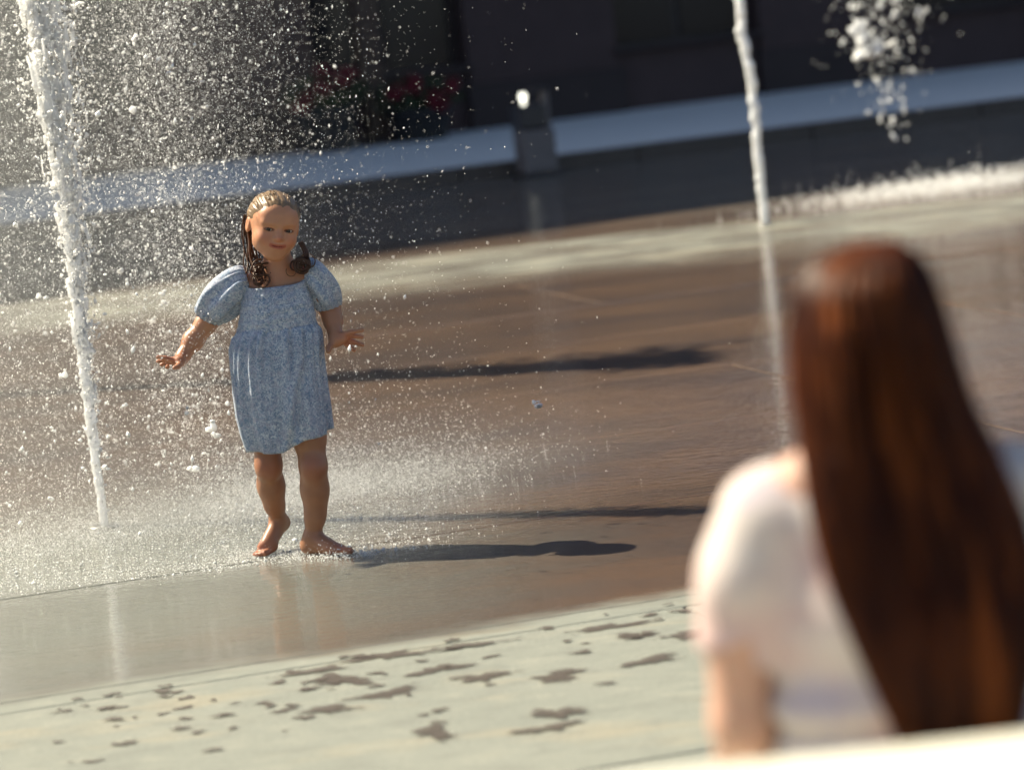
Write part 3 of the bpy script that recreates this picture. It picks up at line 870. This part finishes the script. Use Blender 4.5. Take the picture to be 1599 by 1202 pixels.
tint[:, :3] = 1 + 0.15 * np.clip((v[:, 2:3] - .45) / .15, 0, 1) + 0.30 * np.clip((v[:, 2:3] - .72) / .10, 0, 1)
front = (hy < -.03) & (hz > -.1) & (hz < .1)
lip = np.full(len(v), 1.0)
for a, b in zip(MOUTH, MOUTH[1:]):
    lip = np.minimum(lip, d_cone(hx, hy, hz, a, 0.0, b, 0.0))
def wgt(d, lo, hi): return np.clip((hi - d) / (hi - lo), 0, 1)
lw = wgt(lip, .0055, .009) * front
tint[:, :3] *= 1 - lw[:, None] * (1 - np.array([.86, .50, .50]))
mw_ = wgt(lip, .0016, .0032) * front
tint[:, :3] *= 1 - mw_[:, None] * (1 - np.array([.45, .25, .22]))
for s in (-1, 1):
    br = d_cone(hx, hy, hz, (s * .014, -.078, .0205), 0, (s * .030, -.075, .0245), 0)
    br = np.minimum(br, d_cone(hx, hy, hz, (s * .030, -.075, .0245), 0, (s * .045, -.062, .0195), 0))
    bw = wgt(br, .0015, .005) * front * .65
    tint[:, :3] *= 1 - bw[:, None] * (1 - np.array([.55, .45, .38]))
    la = np.sqrt(((hx - s * .030) / .0155) ** 2 + ((hz - .0024) / .0056) ** 2)          # lashes
    ew = wgt(la, .85, 1.15) * front
    tint[:, :3] *= 1 - ew[:, None] * (1 - np.array([.30, .22, .20]))
    ck = np.sqrt((hx - s * .038) ** 2 + (hz + .028) ** 2)
    cw = wgt(ck, .006, .026) * front
    tint[:, :3] *= 1 - cw[:, None] * (1 - np.array([1.0, .82, .82]))
nose = np.sqrt(hx ** 2 + (hz + .022) ** 2)
tint[:, :3] *= 1 - (wgt(nose, .004, .015) * front)[:, None] * (1 - np.array([1.0, .85, .85]))
# knees, elbows, hands and feet a little redder, mottled tan elsewhere
for c_, r_k in (((.031, -.05, .248), .045), ((-.096, .01, .255), .045), ((-.225, .07, .665), .04), ((.122, .08, .667), .04), ((-.32, -.01, .58), .05), ((.17, 0, .585), .05), ((.09, -.05, .01), .06), ((-.15, .08, .01), .06)):
    dd = np.linalg.norm(v - np.array(c_), axis=1)
    tint[:, :3] *= 1 - (wgt(dd, 0, r_k))[:, None] * (1 - np.array([1.08, .80, .78]))
tint[:, :3] *= 1 + (0.10 * fbm(v, 9.0, 4, 3))[:, None] * np.array([.7, 1.0, 1.1])
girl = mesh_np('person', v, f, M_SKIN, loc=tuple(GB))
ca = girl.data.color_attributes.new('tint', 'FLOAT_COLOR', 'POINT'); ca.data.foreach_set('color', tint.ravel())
tag(girl, 'small barefoot girl in a pale blue puff-sleeved dress walking through the fountain spray', 'person')

M_EYEW = NT('eye_white').set(Base_Color=(0.48, 0.42, 0.39), Roughness=0.15)
M_IRIS = NT('dark_iris').set(Base_Color=(0.018, 0.011, 0.008), Roughness=0.08)
for s in (-1, 1):
    b = bmesh.new(); bmesh.ops.create_uvsphere(b, u_segments=20, v_segments=12, radius=.0128)
    me = bpy.data.meshes.new('eye'); b.to_mesh(me); b.free(); me.materials.append(M_EYEW); me.materials.append(M_IRIS)
    for p in me.polygons:
        p.use_smooth = True
        c = p.center.normalized(); p.material_index = 1 if c.dot(Vector((-0.18, -1, .04)).normalized()) > 0.84 else 0
    o = link(bpy.data.objects.new('eye', me), girl)
    o.matrix_local = Matrix.Translation(from_head((s * .030, -.0640, .002))) @ Matrix(HR.tolist()).to_4x4()

# hair: wet, combed back, with loose curls at the neck
def hair_mat(name, root, tip, rough=0.32, trans=0.25):
    q = NT(name)
    nz = q.noise(q.obj(), 60, 3); n2 = q.noise(q.obj(), 14, 3)
    c = q.mix(nz, root, tip); c = q.mix(q.math('MULTIPLY', n2, 0.4), c, tuple(x * 0.5 for x in root))
    q.set(Base_Color=c, Roughness=rough, Specular_IOR_Level=0.6)
    t = q.n('BsdfTranslucent'); q.l(c, t.inputs[0])
    m = q.n('MixShader'); m.inputs[0].default_value = trans
    q.l(q.b.outputs[0], m.inputs[1]); q.l(t.outputs[0], m.inputs[2]); q.l(m.outputs[0], q.out.inputs[0])
    return q.m
M_HAIRG = hair_mat('sunlit_wet_hair', (0.20, 0.115, 0.058), (0.42, 0.28, 0.15), 0.40, 0.1)  # same hair as the curls, its sunlit blond put into the colour
M_CURL = hair_mat('shaded_wet_curls', (0.085, 0.036, 0.017), (0.22, 0.105, 0.05), 0.34, 0.35)  # same wet hair as the cap, darkened in colour for the shade
Hf = Field(np.arange(-.12, .125, .0016), np.arange(-.125, .135, .0018), np.arange(.82, 1.05, .0016))
def cap_sdf(X, Y, Z):
    x, y, z = to_head(X, Y, Z)
    d = d_ell(x, y, z, (0, .012, .026), (.0735, .089, .072))
    d = smin(d, d_ell(x, y, z, (0, -.052, .036), (.050, .028, .036)), .03)
    th = np.arctan2(x, z + .02)
    wob = 0.25 * np.sin(38 * y + 3 * x / .05) + 0.2 * np.sin(21 * y - 60 * x)
    rid = np.sin(th * 30 + wob * 2.2) * 0.5 + np.sin(th * 67 + wob * 5 + 1.3) * 0.35 + np.sin(th * 13 + 2 + wob) * .5
    hl = .80 * y + .60 * (z - .026) + .0035 * np.sin(th * 17 + 1) + .0015 * np.sin(th * 41) - .012 * np.abs(np.sin(th)) ** 2
    k = np.clip((hl + .034) / .030, 0, 1); k = k * k * (3 - 2 * k)
    d = d - (-.0012 + .0056 * k) - .0014 * rid * (.25 + .75 * k)
    d = np.maximum(d, -(hl + .036) * .9)
    d = np.maximum(d, -(z + .050))
    for s in (-1, 1):
        d = np.maximum(d, -d_ell(x, y, z, (s * .078, .004, -.012), (.02, .020, .032)))
    return d * HS
Hf.add(cap_sdf, (-.12, -.125, .82), (.125, .135, 1.05))
v, f = Hf.mesh()
hair = mesh_np('hair', v, f, M_HAIRG, girl)
# stray wet locks over the crown
paths, rads = [], []
rl = np.random.default_rng(5)
for i in range(14):
    th0 = rl.uniform(-1.15, 1.15)
    y0 = rl.uniform(-.060, -.02); L = rl.uniform(.03, .075)
    pp = []
    for t in np.linspace(0, 1, 9):
        th = th0 + 0.12 * math.sin(t * 4 + i) * rl.uniform(.5, 1); yy = y0 + t * L
        k = math.sqrt(max(.05, 1 - ((yy - .012) / .093) ** 2)); lift = .0058 + .0016 * math.sin(t * 3.14 * 2 + i)
        pp.append(from_head(((.0735 * k + lift) * math.sin(th), yy, .026 + (.072 * k + lift) * math.cos(th))))
    paths.append(np.array(pp)); rads.append(np.linspace(.0010, .0005, 9) * rl.uniform(.8, 1.8))
for i in range(7):
    th0 = rl.uniform(-.5, .25); yy = rl.uniform(-.04, 0)
    p0 = from_head((.0735 * math.sin(th0), yy, .026 + .074 * math.cos(th0))); d0 = np.array([rl.normal() * .5, rl.normal() * .4, 1.0]); d0 /= np.linalg.norm(d0)
    paths.append(np.array([p0 + d0 * t * .014 + np.array([.006, 0, 0]) * t * t for t in np.linspace(0, 1, 5)])); rads.append(np.linspace(.0018, .0005, 5))
v, f = tubes_np(paths, rads, 5)
mesh_np('loose_locks', v, f, M_HAIRG, hair)
def curl(center, rad, tilt, turns, drop, seed, tube, squash=1.0):
    r = np.random.default_rng(seed)
    t = np.linspace(0, 1, int(18 * turns))
    a = t * turns * 6.28 + r.random() * 6.28
    rr = rad * (1 - .25 * t) * (1 + .12 * np.sin(a * .7 + r.random() * 6))
    x = center[0] + rr * np.cos(a); z = center[2] + rr * np.sin(a) * squash - drop * t; y = center[1] + tilt * np.sin(a + 1.0) + r.normal() * .004
    return np.stack([x, y, z], 1), np.linspace(tube, tube * .45, len(t))
# pigtail on the picture's left: falls behind the ear, ends in curls
paths, rads = [], []
for i in range(16):
    o_ = rl.normal(size=3) * np.array([.007, .009, .0])
    P0 = np.array([-.066, .040, .955]) + o_; P1 = np.array([-.082, .052, .905]) + o_ * 1.3; P2 = np.array([-.074, .012, .845]) + o_; P3 = np.array([-.062, -.030, .800]) + o_ * 2
    t = np.linspace(0, 1, 16)[:, None]
    b_ = (1 - t) ** 3 * P0 + 3 * (1 - t) ** 2 * t * P1 + 3 * (1 - t) * t * t * P2 + t ** 3 * P3
    b_[:, 0] += .004 * t[:, 0] * np.sin(t[:, 0] * 12 + i * .3); b_[:, 1] += .004 * t[:, 0] * np.cos(t[:, 0] * 12 + i * .3)
    paths.append(b_); rads.append(np.full(16, .0024) * rl.uniform(.6, 1.3))
for i in range(13):
    c = (-.055 + rl.normal() * .009, -.036 + rl.normal() * .006, .800 + rl.normal() * .013)
    p, r2 = curl(c, rl.uniform(.010, .022), .009, rl.uniform(1.0, 1.9), .012, 100 + i, rl.uniform(.0016, .0032)); paths.append(p); rads.append(r2)
v, f = tubes_np(paths, rads, 6)
mesh_np('pigtail', v, f, M_CURL, hair)
paths, rads = [], []
for i in range(12):
    c = (.066 + rl.normal() * .007, -.030 + rl.normal() * .006, .805 + rl.normal() * .007)
    p, r2 = curl(c, rl.uniform(.012, .024), .010, rl.uniform(1.1, 1.6), .006, 200 + i, rl.uniform(.0018, .0034), 0.95); paths.append(p); rads.append(r2)
for i in range(8):
    o_ = rl.normal(size=3) * .004
    P0 = np.array([.066, .040, .860]) + o_; P1 = np.array([.080, .01, .84]) + o_; P3 = np.array([.080, -.028, .822]) + o_
    t = np.linspace(0, 1, 10)[:, None]
    paths.append((1 - t) ** 2 * P0 + 2 * (1 - t) * t * P1 + t * t * P3); rads.append(np.full(10, .003))
p, r2 = curl((.036, -.046, .792), .016, .004, 0.8, .0, 301, .0013); paths.append(p); rads.append(r2)
v, f = tubes_np(paths, rads, 6)
mesh_np('pigtail', v, f, M_CURL, hair)

# dress
def dress_mat():
    q = NT('blue_print_cotton'); P = q.obj()
    v1 = q.n('TexVoronoi', feature='F1'); q.l(q.mapv(P, (1, 1, 1)), v1.inputs['Vector']); v1.inputs['Scale'].default_value = 120
    n1 = q.noise(P, 105, 4, 0.7, 1.5); n2 = q.noise(P, 60, 3, 0.6, 0.8); n3 = q.noise(q.mapv(P, (1, 1, .6)), 260, 2, 0.7)
    c = q.mix(q.sstep(n1, .40, .58), (0.82, 0.86, 0.89), (0.30, 0.41, 0.56))
    c = q.mix(q.math('MULTIPLY', q.sstep(n2, .48, .62), 0.6), c, (0.60, 0.60, 0.70))
    c = q.mix(q.math('MULTIPLY', q.sstep(n3, .52, .64), 0.5), c, (0.12, 0.15, 0.33))
    c = q.mix(q.math('MULTIPLY', q.math('SUBTRACT', 1.0, q.sstep(v1.outputs['Distance'], .1, .35)), 0.4), c, (0.82, 0.84, 0.88))
    damp = q.sstep(q.noise(q.mapv(P, (1, 1, .7)), 9, 4, 0.6), .48, .62)
    c = q.mix(q.math('MULTIPLY', damp, 0.30), c, q.mix(1.0, c, (0.50, 0.52, 0.60), 'MULTIPLY'))  # damp patches, their darker tone also painted in to show the folds
    q.set(Base_Color=c, Roughness=q.math('SUBTRACT', 0.78, q.math('MULTIPLY', damp, 0.3)), Normal=q.bump(n3, 0.15, 0.002), Sheen_Weight=0.15)
    t = q.n('BsdfTranslucent'); q.l(c, t.inputs[0])
    m = q.n('MixShader'); m.inputs[0].default_value = 0.22
    q.l(q.b.outputs[0], m.inputs[1]); q.l(t.outputs[0], m.inputs[2]); q.l(m.outputs[0], q.out.inputs[0])
    return q.m
M_DRESS = dress_mat()
def loft(rings, name, parent, mat, thick=0.0016, closed_ends=False):
    V = np.array(rings); m, n, _ = V.shape
    i = np.arange(m - 1)[:, None] * n; j = np.arange(n)[None]; j2 = (j + 1) % n
    F = np.stack([i + j, i + j2, i + n + j2, i + n + j], -1).reshape(-1, 4)
    o = mesh_np(name, V.reshape(-1, 3), F, mat, parent)
    md = o.modifiers.new('thickness', 'SOLIDIFY'); md.thickness = thick; md.offset = 0
    return o
NA = 220
A = np.linspace(0, 2 * np.pi, NA, endpoint=False)         # 0 = +x, 3pi/2 = towards the viewer (-y)
def interp(z, tab, col): 
    t = np.array(tab); o = np.argsort(t[:, 0]); return float(np.interp(z, t[o, 0], t[o, col]))
# z, left x, right x, front y, back y
SK = [(.640, -.136, .082, -.058, .088), (.620, -.148, .088, -.066, .094), (.59, -.160, .089, -.072, .100), (.54, -.167, .087, -.078, .108), (.46, -.170, .086, -.084, .118), (.40, -.168, .086, -.086, .122), (.345, -.160, .085, -.084, .126), (.305, -.150, .084, -.080, .128)]
def gather(a):                                             # uneven gathers round the seam
    return .45 * np.sin(23 * a + 1.3 * np.sin(3 * a)) + .35 * np.sin(37 * a + 2 * np.sin(2 * a) + 1) + .4 * np.sin(13 * a + 1.0 * np.sin(5 * a) + 2)
rings = []
for k in range(46):
    t = k / 45.0
    zc = .640 - t * (.640 - .305)
    ring = []
    ca_, sa_ = np.cos(A), np.sin(A)
    # hem rises on the right where the thigh pushes forward
    lift = np.clip((ca_ + .05) / 1.0, 0, 1) ** 0.8 * .034 + .012 * np.clip(-ca_ - .6, 0, 1)
    z = zc + lift * t ** 1.5 + .004 * np.sin(5 * A + 1) * t
    L, Rr, Fy, By = [interp(zc, SK, c) for c in (1, 2, 3, 4)]
    cx, cy = (L + Rr) / 2, (Fy + By) / 2
    g = gather(A) * (.0050 + .0045 * np.exp(-((t - .12) / .16) ** 2)) * (1 if t > .03 else .4) * (1 - .65 * t)
    fold = .0100 * t * np.sin(7 * A + .8 + .8 * np.sin(3 * A)) + .0060 * t * np.sin(15 * A + 2.1 + np.sin(4 * A))
    rx = (Rr - L) / 2 + g + fold; ry = (By - Fy) / 2 + g + fold
    # the cloth clings between the legs and over the forward thigh
    cling = .022 * t * np.exp(-((A - 4.62) / .20) ** 2) - .012 * t * np.exp(-((A - 5.05) / .24) ** 2) - .008 * t * np.exp(-((A - 4.25) / .22) ** 2)
    # diagonal drag fold from the right hip to the hem
    A0 = 5.45 - 0.75 * t
    cling = cling - .010 * np.exp(-((A - A0) / .10) ** 2) * np.clip(t * 3 - .5, 0, 1) + .009 * np.exp(-((A - A0 - .19) / .11) ** 2) * np.clip(t * 3 - .5, 0, 1)
    ex = np.sign(ca_) * np.abs(ca_) ** .92; ey = np.sign(sa_) * np.abs(sa_) ** .92
    rings.append(np.stack([cx + rx * ex - cling * ca_, cy + ry * ey - cling * sa_, z], 1))
dress = empty('dress'); dress.parent = girl
loft(rings, 'skirt', dress, M_DRESS)
BO = [(.644, -.137, .083, -.059, .088), (.665, -.128, .083, -.060, .086), (.70, -.120, .081, -.058, .084), (.73, -.113, .076, -.050, .080), (.760, -.108, .072, -.040, .076)]
rings = []
for k in range(22):
    t = k / 21.0; zc = .634 + t * .121
    L, Rr, Fy, By = [interp(zc, BO, c) for c in (1, 2, 3, 4)]
    cx, cy = (L + Rr) / 2, (Fy + By) / 2
    ca_, sa_ = np.cos(A), np.sin(A)
    ruche = .0014 * np.sin(t * 30 + 2.0 * np.sin(2 * A) + .7 * np.sin(9 * A)) + gather(A) * .0010
    z = zc + .020 * t ** 3 * np.abs(ca_) ** 6 + .010 * t ** 3 * np.clip(sa_, 0, 1) - .003 * np.sin(t * 3.1) * 0
    edge = .002 if k >= 20 else 0
    rings.append(np.stack([cx + ((Rr - L) / 2 + ruche + edge) * ca_, cy + ((By - Fy) / 2 + ruche + edge) * sa_, z], 1))
loft(rings, 'bodice', dress, M_DRESS)
def sleeve(axis, radii, seed, n=90, flat=(1, 1)):
    r = np.random.default_rng(seed); rings = []
    ax = np.array(axis, float); m = 30
    s = np.linspace(0, len(ax) - 1, m)
    c = np.stack([np.interp(s, np.arange(len(ax)), ax[:, i]) for i in range(3)], 1)
    rad = np.interp(s, np.arange(len(ax)), radii)
    for _ in range(3):
        rad[1:-1] = (rad[:-2] + 2 * rad[1:-1] + rad[2:]) / 4; c[1:-1] = (c[:-2] + 2 * c[1:-1] + c[2:]) / 4
    tg = np.gradient(c, axis=0); tg /= np.linalg.norm(tg, axis=1, keepdims=True)
    a = np.linspace(0, 2 * np.pi, n, endpoint=False)
    ph = r.random(4) * 6.28
    for k in range(m):
        t = k / (m - 1)
        n1 = np.cross(tg[k], (0, 1, 0)); n1 /= np.linalg.norm(n1); n2 = np.cross(tg[k], n1)
        endw = max(math.exp(-(t / .25) ** 2), math.exp(-((1 - t) / .22) ** 2))
        g = (.5 * np.sin(17 * a + ph[0] + np.sin(3 * a)) + .4 * np.sin(29 * a + ph[1])) * .0060 * endw + .006 * np.sin(5 * a + ph[2] + 3 * t) * math.sin(3.14 * t) + .0025 * np.sin(9 * a + ph[3] - 2 * t) * math.sin(3.14 * t)
        rr = rad[k] + g
        rings.append(c[k] + flat[0] * (rr * np.cos(a))[:, None] * n1 + flat[1] * (rr * np.sin(a))[:, None] * n2)
    return rings
loft(sleeve([(-.088, .022, .775), (-.112, .022, .772), (-.145, .028, .750), (-.180, .036, .722), (-.205, .044, .698), (-.216, .047, .682)], [.036, .047, .056, .057, .048, .036], 4), 'sleeve', dress, M_DRESS)
loft(sleeve([(.068, .022, .778), (.080, .022, .776), (.098, .028, .752), (.112, .036, .722), (.119, .044, .695), (.122, .047, .676)], [.035, .042, .044, .044, .040, .033], 9), 'sleeve', dress, M_DRESS)

# ------------------------------------------------------------------ the seated person in front, seen from behind
WB = np.array((0.385, 3.67, 0.0))
M_SKIN2 = skin_mat('fair_skin', (0.62, 0.36, 0.26))
B = Field(np.arange(-.27, .27, .006), np.arange(-.16, .56, .006), np.arange(-.01, 1.21, .006))
B.ell((0, 0, .56), (.150, .105, .13), .04)
B.ell((0, -.005, .74), (.125, .090, .16), .06)
B.ell((0, 0, .88), (.145, .085, .10), .06)
B.cone((-.125, 0, .915), .040, (.125, 0, .915), .040, .05)
B.cone((0, 0, .95), .052, (0, .015, 1.04), .048, .04)
B.cone((-.10, 0, .935), .030, (0, .005, .985), .045, .04)
B.cone((.10, 0, .935), .030, (0, .005, .985), .045, .04)
B.ell((0, .015, 1.095), (.070, .088, .092), .02)
B.ell((0, .05, 1.055), (.055, .055, .060), .03)
for s in (-1, 1):
    B.chain([((s * .142, 0, .905), .042), ((s * .172, .0, .82), .039), ((s * .178, .012, .700), .034), ((s * .175, .12, .62), .034), ((s * .12, .22, .575), .025), ((s * .09, .26, .565), .02)], .02)
    for k in range(4):
        yk = .30 + .012 * (2 - abs(k - 1.2)); B.chain([((s * (.105 - .016 * k), .265, .562), .011), ((s * (.098 - .016 * k), yk, .555), .0095), ((s * (.095 - .015 * k), yk + .025, .540), .008)], .006)
    B.chain([((s * .085, .255, .572), .012), ((s * .055, .285, .575), .010), ((s * .045, .31, .57), .0085)], .006)
    B.chain([((s * .085, .02, .505), .088), ((s * .095, .22, .505), .074), ((s * .10, .42, .485), .058), ((s * .10, .46, .30), .052), ((s * .10, .46, .10), .038), ((s * .10, .46, .045), .036)], .03)
    B.chain([((s * .10, .445, .035), .036), ((s * .10, .52, .025), .026), ((s * .105, .55, .018), .02)], .02)
v, f = B.mesh()
woman = mesh_np('person', v, f, M_SKIN2, loc=tuple(WB))
ca = woman.data.color_attributes.new('tint', 'FLOAT_COLOR', 'POINT'); ca.data.foreach_set('color', np.ones(4 * len(v), np.float32))
tag(woman, 'long-haired person in a pale pink shirt seated on a bench, seen from behind', 'person')

def shirt_mat():
    q = NT('pale_tie_dye'); P = q.obj()
    a = q.noise(P, 5.5, 3, 0.5, 0.6); b = q.noise(P, 8, 3, 0.5, 0.3)
    c = q.mix(q.sstep(a, .42, .66), (0.82, 0.73, 0.67), (0.72, 0.49, 0.46))
    c = q.mix(q.math('MULTIPLY', q.sstep(b, .55, .72), 0.5), c, (0.52, 0.44, 0.58))
    q.set(Base_Color=c, Roughness=0.8)
    t = q.n('BsdfTranslucent'); q.l(c, t.inputs[0])
    m = q.n('MixShader'); m.inputs[0].default_value = 0.15
    q.l(q.b.outputs[0], m.inputs[1]); q.l(t.outputs[0], m.inputs[2]); q.l(m.outputs[0], q.out.inputs[0])
    return q.m
M_SHIRT = shirt_mat()
S = Field(np.arange(-.30, .30, .006), np.arange(-.17, .18, .006), np.arange(.44, 1.03, .006))
S.ell((0, 0, .57), (.172, .122, .15), .04)
S.ell((0, -.005, .74), (.142, .105, .18), .08)
S.ell((0, 0, .86), (.150, .095, .115), .06)
S.cone((-.115, 0, .918), .045, (.115, 0, .918), .045, .05)
for s in (-1, 1):
    S.chain([((s * .135, 0, .908), .048), ((s * .160, .0, .86), .050), ((s * .176, .005, .795), .049)], .03)
Xs = np.stack(np.meshgrid(*S.ax, indexing='ij'), -1).reshape(-1, 3)
dsp = .006 * fbm(Xs * np.array([1, 1, .45]), 5.0, 3, 2) + .004 * fbm(Xs * np.array([.4, .4, 1.5]), 6.0, 8, 2)
X_, Y_, Z_ = np.meshgrid(*S.ax, indexing='ij')
S.f += dsp.reshape(S.f.shape).astype(np.float32)
S.f += (.010 * np.exp(-((Z_ - .695 - .02 * X_) / .010) ** 2) - .005 * np.exp(-((Z_ - .725 - .05 * X_) / .016) ** 2)).astype(np.float32)
S.f = np.maximum(S.f, -(Z_ - .785 + .35 * (np.abs(X_) - .20)) * ((np.abs(X_) > .165) * 1.0) + (np.abs(X_) <= .165) * -1.0)
S.f = np.maximum(S.f, .50 - Z_)
S.f = np.maximum(S.f, np.where(Z_ > .90, -(np.sqrt(X_ ** 2 + ((Y_ - .02) * 1.1) ** 2) - .098), -1))
v, f = S.mesh()
mesh_np('shirt', v, f, M_SHIRT, woman)
Sh = Field(np.arange(-.22, .22, .007), np.arange(-.16, .40, .007), np.arange(.39, .60, .007))
Sh.ell((0, 0, .51), (.178, .128, .095), .03)
for s in (-1, 1): Sh.chain([((s * .085, .02, .51), .100), ((s * .095, .22, .508), .088), ((s * .098, .30, .50), .082)], .02)
v, f = Sh.mesh()
mesh_np('shorts', v, f, simple('white_shorts', (0.78, 0.76, 0.72), 0.8, 0.05), woman)

def long_hair_mat():
    q = NT('long_auburn_hair'); P = q.obj()
    n1 = q.noise(q.mapv(P, (1, 1, .10)), 46, 3, 0.6); n2 = q.noise(q.mapv(P, (1, 1, .22)), 11, 2, 0.5)
    c = q.mix(q.sstep(n1, .35, .68), (0.040, 0.009, 0.003), (0.29, 0.078, 0.015))
    c = q.mix(q.math('MULTIPLY', q.sstep(n2, .42, .62), .75), c, (0.035, 0.008, 0.004))
    q.set(Base_Color=c, Roughness=0.45, Specular_IOR_Level=0.22)
    t = q.n('BsdfTranslucent'); q.l(q.mix(0.5, c, (0.5, 0.12, 0.02)), t.inputs[0])
    m = q.n('MixShader'); m.inputs[0].default_value = 0.5
    q.l(q.b.outputs[0], m.inputs[1]); q.l(t.outputs[0], m.inputs[2]); q.l(m.outputs[0], q.out.inputs[0])
    return q.m
M_HAIRW = long_hair_mat()
# outline of the falling hair: z, left x, right x, nearest y, farthest y (relative to the person)
HP = [(1.190, -.016, .026, .00, .03), (1.178, -.048, .046, -.045, .075), (1.15, -.074, .062, -.080, .105), (1.10, -.086, .072, -.098, .110), (1.05, -.090, .080, -.100, .080), (1.00, -.091, .092, -.098, .040),
      (.95, -.090, .110, -.104, .0), (.90, -.086, .124, -.112, -.04), (.85, -.078, .130, -.116, -.055), (.80, -.064, .126, -.126, -.070), (.74, -.046, .112, -.136, -.085), (.69, -.030, .096, -.140, -.10), (.655, -.014, .078, -.140, -.11)]
HPa = np.array(HP)[::-1]
def hcol(z, c): return np.interp(z, HPa[:, 0], HPa[:, c])
rh = np.random.default_rng(9)
paths, rads = [], []
for i in range(520):
    a0 = rh.uniform(math.pi * 0.93, math.pi * 2.07) if i % 4 else rh.uniform(0, 6.28)
    inner = 1.0 - 0.16 * rh.random() ** 1.5
    zend = .662 + abs(rh.normal()) * .035 + .03 * (rh.random() < .15)
    z = np.concatenate([np.linspace(1.190, 1.10, 7), np.linspace(1.08, zend, 17)])
    t = np.linspace(0, 1, len(z))
    a = a0 + rh.normal() * .10 * t + .05 * np.sin(t * 7 + i)
    if i % 4 == 0: a = np.where(z < 1.0, math.pi + (a % math.pi), a)
    L, Rr, N, Fy = hcol(z, 1), hcol(z, 2), hcol(z, 3), hcol(z, 4)
    cx, cy, rx, ry = (L + Rr) / 2, (N + Fy) / 2, (Rr - L) / 2, (Fy - N) / 2
    x = cx + rx * inner * np.cos(a) + .003 * np.sin(t * 9 + i * 1.7)
    y = cy + ry * inner * np.sin(a)
    paths.append(np.stack([x, y, z], 1)); rads.append(np.interp(t, [0, .1, .8, 1], [.003, .0048, .0042, .0012]) * rh.uniform(.7, 1.3))
v, f = tubes_np(paths, rads, 5)
# inner mass that closes the gaps between the locks
rings = []
aa = np.linspace(0, 2 * np.pi, 40, endpoint=False)
for z in np.linspace(1.186, .675, 36):
    L, Rr, N, Fy = hcol(z, 1), hcol(z, 2), hcol(z, 3), hcol(z, 4)
    rings.append(np.stack([(L + Rr) / 2 + (Rr - L) / 2 * .86 * np.cos(aa), (N + Fy) / 2 + (Fy - N) / 2 * .86 * np.sin(aa), np.full(40, z)], 1))
V2 = np.array(rings); m_ = len(rings)
i = np.arange(m_ - 1)[:, None] * 40; j = np.arange(40)[None]; j2 = (j + 1) % 40
F2 = np.stack([i + j, i + j2, i + 40 + j2, i + 40 + j], -1).reshape(-1, 4)
hw = mesh_np('hair', np.concatenate([v, V2.reshape(-1, 3)]), np.concatenate([f, F2 + len(v)]), M_HAIRW, woman)

# ------------------------------------------------------------------ white bench
M_BENCH = simple('white_bench_paint', (0.66, 0.64, 0.55), 0.5, 0.06, 6)
bn = empty('bench', (0.75, 3.62, 0), 0.0)
tag(bn, 'cream white slatted bench carrying the long-haired person', 'bench')
for i in range(4):
    y0 = -.10 + i * .105
    bm_obj('seat_slat', box_bm(-.9, .9, y0, y0 + .092, .385, .412, .006, 2), M_BENCH, bn)
for i, z0 in enumerate((.470, .580)):
    bm_obj('back_slat', box_bm(-.9, .9, -.172, -.146, z0, z0 + .098, .008, 2), M_BENCH, bn)
bm_obj('back_ledge', box_bm(-.92, .92, -.42, -.142, .683, .704, .008, 3), M_BENCH, bn)
for s in (-1, 1):
    x0 = s * .78
    bm_obj('leg', box_bm(x0 - .022, x0 + .022, .27, .315, .0, .384, .005), M_BENCH, bn)
    bm_obj('leg', box_bm(x0 - .022, x0 + .022, -.140, -.101, .0, .682, .005), M_BENCH, bn)
    bm_obj('seat_support', box_bm(x0 - .018, x0 + .018, -.10, .269, .335, .384, .004), M_BENCH, bn)
